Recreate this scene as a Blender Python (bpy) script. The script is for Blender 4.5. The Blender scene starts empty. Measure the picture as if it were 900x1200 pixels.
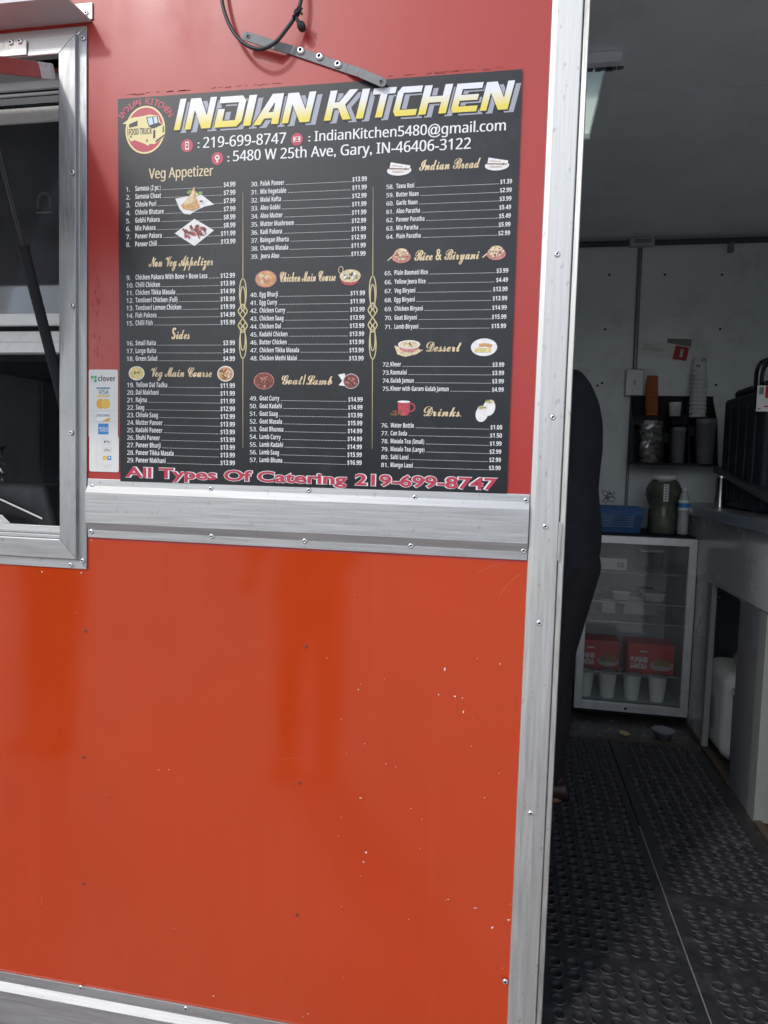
import bpy, math, random
import numpy as np
from mathutils import Vector, Matrix
R_ = math.radians
SC = bpy.context.scene
COL = SC.collection
PI = math.pi

# ------------------------------------------------------------------ camera
CAM_D, CAM_H, FPX = 1.3, 1.12, 800.0          # metres to the trailer side, height over trailer floor
_y, _p, _r = R_(10.28), R_(3.90), R_(-1.70)
cy_, sy_, cp_, sp_, cr_, sr_ = math.cos(_y), math.sin(_y), math.cos(_p), math.sin(_p), math.cos(_r), math.sin(_r)
fw = np.array([-sy_*cp_, cy_*cp_, -sp_]); R0 = np.array([cy_, sy_, 0.0]); D0 = np.cross(fw, R0)
rt = cr_*R0 + sr_*D0; dn = -sr_*R0 + cr_*D0
CAMC = np.array([0, -CAM_D, CAM_H]); MROT = np.array([rt, dn, fw])
cam = bpy.data.cameras.new('camera')
cam.sensor_fit = 'VERTICAL'; cam.sensor_height = 24.0; cam.lens = FPX/1200*24.0
cam.clip_start = 0.02; cam.clip_end = 2000
camo = bpy.data.objects.new('camera', cam); COL.objects.link(camo)
camo.matrix_world = Matrix(((rt[0], -dn[0], -fw[0], CAMC[0]), (rt[1], -dn[1], -fw[1], CAMC[1]), (rt[2], -dn[2], -fw[2], CAMC[2]), (0, 0, 0, 1)))
SC.camera = camo

def _ray(px, py): return MROT.T @ np.array([(px-450)/FPX, (py-600)/FPX, 1.0])
def PY(px, py, Y=0.0):
    v = _ray(px, py); q = CAMC + v*(Y-CAMC[1])/v[1]; return (float(q[0]), float(Y), float(q[2]))
def PX(px, py, X):
    v = _ray(px, py); q = CAMC + v*(X-CAMC[0])/v[0]; return (float(X), float(q[1]), float(q[2]))
def PZ(px, py, Z):
    v = _ray(px, py); q = CAMC + v*(Z-CAMC[2])/v[2]; return (float(q[0]), float(q[1]), float(Z))

# ------------------------------------------------------------------ world, sun, exposure
SUNT = Vector((0.046, 0.073, -0.068)).normalized()       # direction the light travels
SUN_EL = math.asin(-SUNT.z)
SUN_AZ = math.atan2(-SUNT.x, -SUNT.y)                    # from +Y towards +X
w = bpy.data.worlds.new('World'); SC.world = w; w.use_nodes = True
nt = w.node_tree; nt.nodes.clear()
out = nt.nodes.new('ShaderNodeOutputWorld'); bg = nt.nodes.new('ShaderNodeBackground')
sky = nt.nodes.new('ShaderNodeTexSky'); sky.sky_type = 'NISHITA'; sky.sun_disc = False
sky.sun_elevation = SUN_EL; sky.sun_rotation = SUN_AZ
sky.air_density = 1.0; sky.dust_density = 1.0; sky.ozone_density = 1.0
hs = nt.nodes.new('ShaderNodeHueSaturation'); hs.inputs['Saturation'].default_value = 0.50
nt.links.new(sky.outputs[0], hs.inputs['Color']); nt.links.new(hs.outputs[0], bg.inputs['Color'])
bg.inputs['Strength'].default_value = 0.13
nt.links.new(bg.outputs[0], out.inputs['Surface'])
sl = bpy.data.lights.new('sun', 'SUN'); sl.energy = 0.62; sl.angle = R_(4.5); sl.color = (1.0, 0.97, 0.93)
so = bpy.data.objects.new('sun', sl); COL.objects.link(so)
so.rotation_euler = SUNT.to_track_quat('-Z', 'Y').to_euler(); so.location = (-3, -6, 5)
SC.view_settings.view_transform = 'Standard'; SC.view_settings.look = 'None'
SC.view_settings.exposure = 0.84; SC.view_settings.gamma = 1.0; SC.view_settings.use_curve_mapping = False
SC.render.engine = 'CYCLES'
SC.cycles.use_denoising = True
SC.cycles.max_bounces = 12; SC.cycles.diffuse_bounces = 8

# ------------------------------------------------------------------ materials
MATS = {}
def mat(name, col, rough=0.5, metal=0.0, spec=0.5, ior=1.5, var=0.0, vscale=8.0, stretch=(1, 1, 1), bump=0.0, bscale=60.0,
        rvar=0.0, dirt=None, dscale=3.0, damt=0.0, coat=0.0, trans=0.0, emit=None, alpha=1.0, bdist=0.002, specks=None):
    if name in MATS: return MATS[name]
    m = bpy.data.materials.new(name); m.use_nodes = True; t = m.node_tree; n = t.nodes; L = t.links
    b = n['Principled BSDF']
    b.inputs['Base Color'].default_value = (*col, 1); b.inputs['Roughness'].default_value = rough
    b.inputs['Metallic'].default_value = metal; b.inputs['IOR'].default_value = ior
    b.inputs['Specular IOR Level'].default_value = spec; b.inputs['Coat Weight'].default_value = coat
    b.inputs['Transmission Weight'].default_value = trans; b.inputs['Alpha'].default_value = alpha
    tc = n.new('ShaderNodeTexCoord'); mp = n.new('ShaderNodeMapping'); mp.inputs['Scale'].default_value = stretch
    L.new(tc.outputs['Object'], mp.inputs['Vector'])
    c_out = None
    if var > 0:
        nz = n.new('ShaderNodeTexNoise'); nz.inputs['Scale'].default_value = vscale; nz.inputs['Detail'].default_value = 6
        nz.inputs['Roughness'].default_value = 0.62
        L.new(mp.outputs[0], nz.inputs['Vector'])
        cr = n.new('ShaderNodeValToRGB')
        cr.color_ramp.elements[0].position = 0.28; cr.color_ramp.elements[1].position = 0.72
        cr.color_ramp.elements[0].color = (*[max(0, c*(1-var)) for c in col], 1); cr.color_ramp.elements[1].color = (*[min(1, c*(1+var)) for c in col], 1)
        L.new(nz.outputs['Fac'], cr.inputs[0]); c_out = cr.outputs[0]
        if rvar > 0:
            mr = n.new('ShaderNodeMapRange'); mr.inputs[1].default_value = 0.3; mr.inputs[2].default_value = 0.7
            mr.inputs[3].default_value = max(0.02, rough-rvar); mr.inputs[4].default_value = min(1, rough+rvar)
            L.new(nz.outputs['Fac'], mr.inputs[0]); L.new(mr.outputs[0], b.inputs['Roughness'])
    if dirt:
        nz2 = n.new('ShaderNodeTexNoise'); nz2.inputs['Scale'].default_value = dscale; nz2.inputs['Detail'].default_value = 9
        nz2.inputs['Roughness'].default_value = 0.72
        L.new(mp.outputs[0], nz2.inputs['Vector'])
        r2 = n.new('ShaderNodeMapRange'); r2.inputs[1].default_value = 0.52; r2.inputs[2].default_value = 0.72
        r2.inputs[3].default_value = 0; r2.inputs[4].default_value = damt
        L.new(nz2.outputs['Fac'], r2.inputs[0])
        mx = n.new('ShaderNodeMix'); mx.data_type = 'RGBA'
        L.new(r2.outputs[0], mx.inputs[0])
        if c_out: L.new(c_out, mx.inputs[6])
        else: mx.inputs[6].default_value = (*col, 1)
        mx.inputs[7].default_value = (*dirt, 1); c_out = mx.outputs[2]
    if specks:      # sparse scuffs and pits
        nz3 = n.new('ShaderNodeTexNoise'); nz3.inputs['Scale'].default_value = specks[1]; nz3.inputs['Detail'].default_value = 3; nz3.inputs['Roughness'].default_value = .6
        mp3 = n.new('ShaderNodeMapping'); mp3.inputs['Scale'].default_value = (1, 1, .55); mp3.inputs['Rotation'].default_value = (0, .5, 0); L.new(tc.outputs['Object'], mp3.inputs['Vector']); L.new(mp3.outputs[0], nz3.inputs['Vector'])
        r3 = n.new('ShaderNodeMapRange'); r3.inputs[1].default_value = .64; r3.inputs[2].default_value = .72; r3.inputs[3].default_value = 0; r3.inputs[4].default_value = specks[2]; L.new(nz3.outputs['Fac'], r3.inputs[0])
        m3 = n.new('ShaderNodeMix'); m3.data_type = 'RGBA'; L.new(r3.outputs[0], m3.inputs[0])
        if c_out: L.new(c_out, m3.inputs[6])
        else: m3.inputs[6].default_value = (*col, 1)
        m3.inputs[7].default_value = (*specks[0], 1); c_out = m3.outputs[2]
    if c_out: L.new(c_out, b.inputs['Base Color'])
    if bump > 0:
        nb = n.new('ShaderNodeTexNoise'); nb.inputs['Scale'].default_value = bscale; nb.inputs['Detail'].default_value = 4
        L.new(mp.outputs[0], nb.inputs['Vector'])
        bp = n.new('ShaderNodeBump'); bp.inputs['Strength'].default_value = bump; bp.inputs['Distance'].default_value = bdist
        L.new(nb.outputs['Fac'], bp.inputs['Height']); L.new(bp.outputs[0], b.inputs['Normal'])
    if emit:
        b.inputs['Emission Color'].default_value = (*emit[0], 1); b.inputs['Emission Strength'].default_value = emit[1]
    MATS[name] = m; return m

def paint_panel(name, col, ior, rough, chips=0.0):
    """glossy sheet paint: slight waviness of the sheet, rain streaks, dust and scattered chips"""
    m = bpy.data.materials.new(name); m.use_nodes = True; t = m.node_tree; n = t.nodes; L = t.links
    b = n['Principled BSDF']; b.inputs['IOR'].default_value = ior
    tc = n.new('ShaderNodeTexCoord')
    def noise(scale, sc=(1, 1, 1), det=6, rg=0.6):
        mp = n.new('ShaderNodeMapping'); mp.inputs['Scale'].default_value = sc; L.new(tc.outputs['Object'], mp.inputs['Vector'])
        z = n.new('ShaderNodeTexNoise'); z.inputs['Scale'].default_value = scale; z.inputs['Detail'].default_value = det; z.inputs['Roughness'].default_value = rg
        L.new(mp.outputs[0], z.inputs['Vector']); return z.outputs['Fac']
    def rng(f, a, b_, c, d):
        r = n.new('ShaderNodeMapRange'); r.inputs[1].default_value = a; r.inputs[2].default_value = b_; r.inputs[3].default_value = c; r.inputs[4].default_value = d
        L.new(f, r.inputs[0]); return r.outputs[0]
    def mix(f, a, c):
        x = n.new('ShaderNodeMix'); x.data_type = 'RGBA'; L.new(f, x.inputs[0])
        if isinstance(a, tuple): x.inputs[6].default_value = (*a, 1)
        else: L.new(a, x.inputs[6])
        x.inputs[7].default_value = (*c, 1); return x.outputs[2]
    dark = tuple(c*0.92 for c in col); pale = (min(1, col[0]*1.08+.01), col[1]*1.25+.012, col[2]*1.3+.012)
    c = mix(rng(noise(1.6, (1, 1, 1), 3), .35, .65, 0, 1), col, dark)
    c = mix(rng(noise(14, (1.6, 1, .12), 5), (.55), .78, 0, .22), c, pale)     # vertical rain streaks
    c = mix(rng(noise(90, (1, 1, 1), 4, .7), .62, .74, 0, .35), c, (.16, .02, .012))
    if chips: c = mix(rng(noise(55, (1, 1, 1.6), 2, .5), .775, .785, 0, chips), c, (.75, .66, .6))
    L.new(c, b.inputs['Base Color'])
    L.new(rng(noise(5, (1, 1, .5), 6), .3, .7, rough*.7, rough*1.4), b.inputs['Roughness'])
    bp = n.new('ShaderNodeBump'); bp.inputs['Strength'].default_value = .4; bp.inputs['Distance'].default_value = .004
    L.new(noise(3.0, (1, 1, 1), 1), bp.inputs['Height'])
    bp2 = n.new('ShaderNodeBump'); bp2.inputs['Strength'].default_value = .06; bp2.inputs['Distance'].default_value = .001
    L.new(noise(170, (1, 1, 1), 3), bp2.inputs['Height']); L.new(bp.outputs[0], bp2.inputs['Normal']); L.new(bp2.outputs[0], b.inputs['Normal'])
    return m

M = {}
M['red'] = paint_panel('red_panel_paint', (.43, .033, .025), 1.56, .34)
M['orange'] = paint_panel('orange_red_panel_paint', (.52, .050, .008), 1.56, .085, .3)
def alu(name, col, rough, st, dirt=(.30, .28, .25), damt=.35, bump=.08):
    return mat(name, col, rough, 1.0, var=.10, vscale=22, stretch=st, rvar=.09, dirt=dirt, dscale=2.2, damt=damt, bump=bump, bscale=26, bdist=.002, specks=((.30, .29, .28), 95, .45))
M['alu_v'] = alu('aluminium_upright', (.61, .61, .60), .56, (9, 3, .35), damt=.3, bump=.14)
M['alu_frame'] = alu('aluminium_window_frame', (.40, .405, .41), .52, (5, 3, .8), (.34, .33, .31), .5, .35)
M['alu_h'] = alu('aluminium_level', (.54, .545, .55), .52, (.35, 3, 9), damt=.3, bump=.12)
M['alu_dirty'] = alu('aluminium_weathered', (.62, .61, .58), .5, (6, 3, .6), (.10, .09, .08), .75, .3)
M['rivet'] = mat('rivet_metal', (.78, .79, .8), .28, 1.0, var=.1, vscale=300)
M['hole'] = mat('rivet_hole', (.01, .01, .01), .6)
M['steel'] = mat('brushed_steel', (.6, .61, .62), .34, 1.0, var=.12, vscale=18, stretch=(1, 8, 1), rvar=.08)
M['steel_dark'] = mat('grey_steel_strap', (.20, .205, .21), .6, .5, var=.15, vscale=40, dirt=(.16, .13, .11), dscale=30, damt=.4)
M['white_paint'] = mat('white_trim_paint', (.78, .78, .76), .45, var=.06, vscale=20, dirt=(.35, .33, .3), dscale=30, damt=.3)
M['stud_paint'] = mat('stud_paint', (.22, .23, .225), .5, var=.1, vscale=6, stretch=(3, 3, .5), dirt=(.14, .13, .12), dscale=22, damt=.35)
M['in_wall'] = mat('white_wall_sheet', (.74, .79, .78), .5, var=.06, vscale=3, dirt=(.46, .45, .40), dscale=5, damt=.6, bump=.05, bscale=120)
M['in_ceiling'] = mat('ceiling_sheet', (.78, .82, .85), .55, var=.06, vscale=2.5, dirt=(.55, .56, .55), dscale=4, damt=.4)
M['grey_panel'] = mat('grey_white_cabinet_sheet', (.40, .42, .43), .26, var=.05, vscale=4, dirt=(.22, .2, .18), dscale=7, damt=.35, rvar=.06)
M['black_rubber'] = mat('black_rubber', (.024, .024, .027), .58, var=.35, vscale=30, dirt=(.075, .072, .07), dscale=30, damt=.6, bump=.25, bscale=260, rvar=.1)
M['floor_in'] = mat('dark_trailer_floor', (.030, .029, .028), .5, var=.3, vscale=9, dirt=(.12, .11, .095), dscale=16, damt=.8, bump=.2, bscale=90)
M['strip'] = mat('pale_mat_seam', (.20, .195, .18), .7, var=.25, vscale=60)
M['black_plastic'] = mat('black_plastic', (.010, .011, .015), .62, spec=.3, var=.2, vscale=25, bump=.08, bscale=300)
M['black_gloss'] = mat('black_gloss', (.014, .014, .016), .2)
M['cable'] = mat('black_cable_rubber', (.022, .022, .025), .45)
M['conduit_dark'] = mat('dark_conduit', (.07, .075, .10), .5, .2)
M['conduit'] = mat('grey_conduit', (.24, .26, .30), .4, .6, var=.1, vscale=30)
M['box_grey'] = mat('outlet_box_grey', (.48, .50, .50), .4, .3, var=.1, vscale=30)
M['navy'] = mat('navy_black_cloth', (.017, .019, .028), .85, var=.3, vscale=18, bump=.8, bscale=7, bdist=.03, stretch=(1, 1, .6))
M['trouser'] = mat('black_trouser_cloth', (.016, .014, .020), .85, var=.25, vscale=30, bump=.3, bscale=12, bdist=.010)
M['skin'] = mat('skin', (.36, .20, .13), .5, var=.08, vscale=20)
M['hair'] = mat('black_hair', (.012, .010, .009), .5, bump=.6, bscale=120)
M['shoe'] = mat('dark_brown_shoe', (.035, .017, .016), .5, var=.3, vscale=40)
M['grey_cloth'] = mat('grey_cloth', (.06, .065, .075), .85, var=.2, vscale=30, bump=.3, bscale=14, bdist=.01)
M['denim'] = mat('dark_denim', (.025, .032, .055), .85, var=.3, vscale=40, bump=.3, bscale=14, bdist=.01)
M['ground'] = mat('worn_concrete_lot', (.45, .43, .40), .85, var=.12, vscale=1.2, dirt=(.30, .29, .275), dscale=.8, damt=.5, bump=.4, bscale=60)
M['blue'] = mat('blue_basket_plastic', (.035, .13, .36), .4, var=.1, vscale=20)
M['white_plastic'] = mat('white_plastic', (.72, .72, .70), .38, var=.05, vscale=20)
M['jug'] = mat('white_jug_plastic', (.66, .67, .65), .4, var=.06, vscale=8, dirt=(.35, .33, .3), dscale=9, damt=.3)
M['orange_cup'] = mat('orange_paper', (.45, .13, .045), .6, var=.1, vscale=30)
M['paper'] = mat('white_paper', (.72, .72, .70), .7, var=.05, vscale=30)
M['paper_grey'] = mat('grey_print', (.22, .22, .23), .7)
M['faint_print'] = mat('faint_print', (.50, .49, .48), .7)
M['red_print'] = mat('red_print', (.42, .02, .03), .5)
M['red_box'] = mat('red_carton', (.56, .03, .026), .45, var=.08, vscale=12)
M['grey_tumbler'] = mat('grey_tumbler', (.17, .17, .19), .45, var=.12, vscale=30)
M['olive'] = mat('pickle_contents', (.075, .085, .035), .55, var=.75, vscale=26, dirt=(.26, .25, .16), dscale=13, damt=.7, bump=.5, bscale=50, bdist=.004)
M['lassi'] = mat('pale_lassi', (.86, .86, .78), .4)
M['wood'] = mat('dark_wood', (.075, .055, .040), .6, var=.35, vscale=20, stretch=(.4, 6, 6), dirt=(.02, .018, .016), dscale=9, damt=.7)
M['leaf'] = mat('dry_leaf', (.42, .36, .16), .7)
M['liner'] = mat('fridge_liner', (.42, .44, .44), .45)
M['wire'] = mat('shelf_wire', (.5, .5, .5), .35, .8)
M['dark_in'] = mat('dark_equipment', (.10, .11, .135), .5, var=.2, vscale=8)
M['glue'] = mat('old_tape_residue', (.30, .036, .030), .6, var=.5, vscale=90)
M['chip'] = mat('chipped_paint', (.78, .70, .64), .7)
M['screw'] = mat('painted_screw', (.34, .055, .025), .4, .2)
M['white_edge'] = mat('flap_end_white', (.60, .60, .58), .6, var=.2, vscale=120)
M['flap_red'] = mat('flap_edge_red', (.36, .085, .08), .35, var=.15, vscale=20)
M['flap_under'] = mat('flap_inner_sheet', (.55, .56, .57), .45, .1, var=.1, vscale=8)

def glass(name, tint=(1, 1, 1), ior=1.5, rough=.02, haze=0.0, hazecol=(.5, .5, .5)):
    m = bpy.data.materials.new(name); m.use_nodes = True; t = m.node_tree; n = t.nodes; L = t.links; n.clear()
    o = n.new('ShaderNodeOutputMaterial'); tr = n.new('ShaderNodeBsdfTransparent'); tr.inputs[0].default_value = (*tint, 1)
    gl = n.new('ShaderNodeBsdfGlossy'); gl.inputs['Roughness'].default_value = rough
    fr = n.new('ShaderNodeFresnel'); fr.inputs[0].default_value = ior
    mx = n.new('ShaderNodeMixShader')
    if haze:
        df = n.new('ShaderNodeBsdfDiffuse'); df.inputs[0].default_value = (*hazecol, 1)
        m2 = n.new('ShaderNodeMixShader')
        tc = n.new('ShaderNodeTexCoord'); nz = n.new('ShaderNodeTexNoise'); nz.inputs['Scale'].default_value = 7; nz.inputs['Detail'].default_value = 7
        L.new(tc.outputs['Object'], nz.inputs['Vector'])
        mr = n.new('ShaderNodeMapRange'); mr.inputs[1].default_value = .3; mr.inputs[2].default_value = .75; mr.inputs[3].default_value = haze*.5; mr.inputs[4].default_value = haze*1.6
        L.new(nz.outputs['Fac'], mr.inputs[0]); L.new(mr.outputs[0], m2.inputs[0])
        L.new(tr.outputs[0], m2.inputs[1]); L.new(df.outputs[0], m2.inputs[2]); base = m2.outputs[0]
    else: base = tr.outputs[0]
    L.new(fr.outputs[0], mx.inputs[0]); L.new(base, mx.inputs[1]); L.new(gl.outputs[0], mx.inputs[2]); L.new(mx.outputs[0], o.inputs[0])
    return m
M['glass'] = glass('fridge_door_glass', (.92, .94, .94), 1.5, .05, .06, (.55, .56, .55))
M['win_glass'] = glass('tinted_window_glass', (.42, .45, .50), 1.55, .04, .085, (.40, .44, .50))  # bluish haze: dust, plus the pale sky reflection put into colour
M['clear'] = glass('clear_plastic', (.86, .88, .86), 1.4, .1, .10, (.7, .7, .68))
M['bag'] = glass('cellophane_bag', (.80, .80, .78), 1.9, .12, .12, (.6, .6, .58))
def translucent(name, col):
    m = bpy.data.materials.new(name); m.use_nodes = True; t = m.node_tree; n = t.nodes; L = t.links; n.clear()
    o = n.new('ShaderNodeOutputMaterial'); a = n.new('ShaderNodeBsdfTranslucent'); a.inputs[0].default_value = (*col, 1)
    L.new(a.outputs[0], o.inputs[0]); return m
M['vent_lens'] = translucent('milky_vent_lens', (.80, .86, .80))

# ------------------------------------------------------------------ object helpers
ORG = {}
def thing(name, label, cat, loc=(0, 0, 0), group=None):
    o = bpy.data.objects.new(name, None); COL.objects.link(o); o.location = loc; o.empty_display_size = .1
    o['label'] = label; o['category'] = cat
    if group: o['group'] = group
    ORG[o.name] = Vector(loc); return o
def copy_thing(root, delta, label=None):
    def rec(o, parent):
        c = o.copy(); COL.objects.link(c)
        if parent is not None: c.parent = parent
        for ch in list(o.children): rec(ch, c)
        return c
    kids = rec(root, None)
    kids.location = Vector(root.location) + Vector(delta)
    if label: kids['label'] = label
    return kids

class MB:
    def __init__(s): s.v = []; s.f = []; s.m = []; s.sm = []
    def add(s, vs, fs, mi=0, smooth=False):
        o = len(s.v); s.v += [tuple(map(float, v)) for v in vs]
        for f in fs: s.f.append([i+o for i in f]); s.m.append(mi); s.sm.append(smooth)
        return s
    def box(s, a, b, mi=0):
        x0, x1 = sorted((a[0], b[0])); y0, y1 = sorted((a[1], b[1])); z0, z1 = sorted((a[2], b[2]))
        return s.add([(x0, y0, z0), (x1, y0, z0), (x1, y1, z0), (x0, y1, z0), (x0, y0, z1), (x1, y0, z1), (x1, y1, z1), (x0, y1, z1)],
                     [(0, 3, 2, 1), (4, 5, 6, 7), (0, 1, 5, 4), (1, 2, 6, 5), (2, 3, 7, 6), (3, 0, 4, 7)], mi)
    def hexa(s, p, mi=0):   # 8 points: bottom 4 ccw, top 4 ccw
        return s.add(p, [(0, 3, 2, 1), (4, 5, 6, 7), (0, 1, 5, 4), (1, 2, 6, 5), (2, 3, 7, 6), (3, 0, 4, 7)], mi)
    def plate(s, pts, off, mi=0):   # outline thickened by the vector off
        n = len(pts); a = [Vector(p) for p in pts]; b = [p+Vector(off) for p in a]
        return s.add(a+b, [list(range(n-1, -1, -1)), list(range(n, 2*n))] + [(i, (i+1) % n, n+(i+1) % n, n+i) for i in range(n)], mi)
    def poly(s, pts, mi=0): return s.add(pts, [list(range(len(pts)))], mi)
    def tube(s, path, r, n=10, mi=0, cap=True, smooth=True):
        P = [Vector(p) for p in path]; rs = r if isinstance(r, (list, tuple)) else [r]*len(P)
        vs = []; fs = []; up = None
        for i, p in enumerate(P):
            t = (P[min(i+1, len(P)-1)]-P[max(i-1, 0)]).normalized()
            if up is None: up = Vector((0, 0, 1)) if abs(t.z) < .9 else Vector((1, 0, 0))
            a = t.cross(up).normalized(); b = a.cross(t).normalized(); up = b
            for k in range(n):
                q = 2*PI*k/n; vs.append(p+(a*math.cos(q)+b*math.sin(q))*rs[i])
        for i in range(len(P)-1):
            for k in range(n): fs.append((i*n+k, i*n+(k+1) % n, (i+1)*n+(k+1) % n, (i+1)*n+k))
        s.add(vs, fs, mi, smooth)
        if cap:
            s.add(vs[:n], [list(range(n-1, -1, -1))], mi); s.add(vs[-n:], [list(range(n))], mi)
        return s
    def lathe(s, c, prof, n=24, axis='z', mi=0, smooth=True, mis=None):
        c = Vector(c); vs = []; fs = []
        for r, h in prof:
            for k in range(n):
                q = 2*PI*k/n; a, b = r*math.cos(q), r*math.sin(q)
                d = {'z': (a, b, h), '-y': (a, -h, b), 'x': (h, a, b)}[axis]; vs.append(c+Vector(d))
        o = len(s.v); s.v += [tuple(v) for v in vs]
        for i in range(len(prof)-1):
            for k in range(n):
                s.f.append([o+i*n+k, o+i*n+(k+1) % n, o+(i+1)*n+(k+1) % n, o+(i+1)*n+k]); s.m.append(mis[i] if mis else mi); s.sm.append(smooth)
        return s
    def rings(s, rs, n=20, mi=0, cap=True, smooth=True):   # each ring (centre, a-vector, b-vector)
        vs = []; fs = []
        for c, a, b in rs:
            c, a, b = Vector(c), Vector(a), Vector(b)
            for k in range(n): q = 2*PI*k/n; vs.append(c+a*math.cos(q)+b*math.sin(q))
        for i in range(len(rs)-1):
            for k in range(n): fs.append((i*n+k, i*n+(k+1) % n, (i+1)*n+(k+1) % n, (i+1)*n+k))
        if cap: fs.append(list(range(n-1, -1, -1))); fs.append(list(range((len(rs)-1)*n, len(rs)*n)))
        return s.add(vs, fs, mi, smooth)
    def ball(s, c, r, n=14, mi=0, sc=(1, 1, 1)):
        prof = [(max(1e-4, math.sin(PI*i/n)), -math.cos(PI*i/n)) for i in range(n+1)]
        o = len(s.v); s.lathe((0, 0, 0), prof, n*2, 'z', mi)
        for i in range(o, len(s.v)):
            x, y, z = s.v[i]; s.v[i] = (c[0]+x*r*sc[0], c[1]+y*r*sc[1], c[2]+z*r*sc[2])
        return s
    def build(s, name, mats, parent=None, bevel=0.0, seg=2, fix=True):
        me = bpy.data.meshes.new(name)
        org = ORG.get(parent.name, Vector((0, 0, 0))) if parent else Vector((0, 0, 0))
        me.from_pydata([tuple(Vector(v)-org) for v in s.v], [], s.f)
        if not isinstance(mats, (list, tuple)): mats = [mats]
        for m in mats: me.materials.append(m)
        me.polygons.foreach_set('material_index', s.m); me.polygons.foreach_set('use_smooth', s.sm)
        me.update()
        if fix:
            import bmesh
            bm = bmesh.new(); bm.from_mesh(me); bmesh.ops.recalc_face_normals(bm, faces=bm.faces); bm.to_mesh(me); bm.free()
        o = bpy.data.objects.new(name, me); COL.objects.link(o)
        if parent: o.parent = parent
        ORG[o.name] = org
        if bevel:
            md = o.modifiers.new('bevel', 'BEVEL'); md.width = bevel; md.segments = seg; md.limit_method = 'ANGLE'; md.angle_limit = R_(40)
        return o
def tagthing(o, label, cat, group=None):
    o['label'] = label; o['category'] = cat
    if group: o['group'] = group
    return o

# rivets share one mesh; every rivet is an object of its own under the trim it holds
def _rivet_mesh():
    b = MB(); r = .0054
    b.lathe((0, 0, 0), [(r, 0), (r, .0008), (r*.86, .0019), (r*.62, .0027), (r*.40, .0029), (r*.36, .0022), (.0001, .0010)], 18, '-y', mis=[0, 0, 0, 0, 1, 1])
    o = b.build('rivet', [M['rivet'], M['hole']]); me = o.data; bpy.data.objects.remove(o); return me
RIV = _rivet_mesh()
def rivets(parent, pts, Y, scale=1.0):
    for px, py in pts:
        o = bpy.data.objects.new('rivet', RIV); COL.objects.link(o); o.parent = parent
        o.location = Vector(PY(px, py, Y)) - ORG[parent.name]; o.scale = (scale,)*3; o.rotation_euler = (0, px*.7, 0)

# ================================================================== GROUND
b = MB(); b.box((-300, -300, -.75), (300, 300, -.45))
g = b.build('ground', M['ground']); g['kind'] = 'structure'

BG_ = thing('backdrop_building', 'unseen brown brick building added across the lot to darken the trailer reflections', 'building', (0, -20, -.45))  # unseen building added to darken the horizon mirrored in the sheets
b = MB(); b.box((-40, -28, -.45), (34, -20, 3.0)); b.build('wall', mat('brown_brick', (.15, .085, .06), .85, var=.3, vscale=3), BG_)
b = MB(); b.box((-40.3, -28.3, 3.001), (34.3, -19.7, 3.3)); b.build('roof', mat('dark_roof', (.06, .06, .06), .8), BG_)
for x in range(-36, 32, 6):
    b = MB(); b.box((x, -20.0, .8), (x+2.4, -19.95, 2.6)); wn = b.build('window', mat('dark_window', (.03, .035, .04), .1), BG_)
b = MB(); b.box((-2.6, -20.0, -.45), (-1.4, -19.94, 1.9)); b.build('door', mat('grey_door', (.2, .21, .22), .5), BG_)

# ================================================================== TRAILER
TR = thing('food_trailer', 'red food trailer with bare metal trim, open serving window and open doorway', 'food trailer', (0, 0, 0))
XW = -.926           # right edge of the window opening
XL, XR = -2.75, 1.62
ZS, ZW0, ZW1 = .955, .945, 1.925
DX0, DX1, DZ = .107, .98, 2.09
ZC = 2.28
# lower and upper outer sheets
b = MB(); b.box((XL, 0, -.16), (.045, .045, .945)); LP = b.build('lower_panel', M['orange'], TR)
b = MB(); b.box((XW, 0, .945), (.045, .045, 2.42)); b.box((XL, 0, ZW1), (XW, .045, 2.42)); b.box((XL, 0, .945), (-2.35, .045, ZW1))
UP = b.build('upper_panel', M['red'], TR)
b = MB(); b.box((.045, .001, DZ), (DX1+.06, .045, 2.42)); b.box((DX1+.06, .001, -.16), (XR, .045, 2.42)); b.box((.045, .001, -.16), (DX1+.06, .045, -.03))
b.build('door_side_panel', M['red'], TR)
# inner lining
b = MB(); y0, y1 = .046, .056
b.box((XW+.01, y0, 0), (.10, y1, ZC)); b.box((XL, y0, 0), (XW+.01, y1, ZW0-.01)); b.box((XL, y0, ZW1+.01), (XW+.01, y1, ZC)); b.box((.10, y0, DZ+.01), (DX1, y1, ZC)); b.box((DX1, y0, 0), (XR, y1, ZC)); b.box((XL, y0, ZW0-.01), (-2.36, y1, ZW1+.01))
b.build('inner_lining', M['in_wall'], TR)
b = MB(); b.box((XL, 0.046, -.06), (XR, 2.37, -.004)); b.build('floor', M['floor_in'], TR)
YB = 2.347
b = MB(); b.box((XL, YB, 0), (XR, YB+.05, 2.4195)); b.build('back_wall', M['in_wall'], TR)
b = MB(); b.box((XL-.05, 0.0, -.16), (XL, 2.40, 2.42)); b.build('end_wall', M['in_wall'], TR)
b = MB(); b.box((XR, 0.0, -.16), (XR+.05, 2.40, 2.42)); b.build('end_wall', M['in_wall'], TR)
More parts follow.
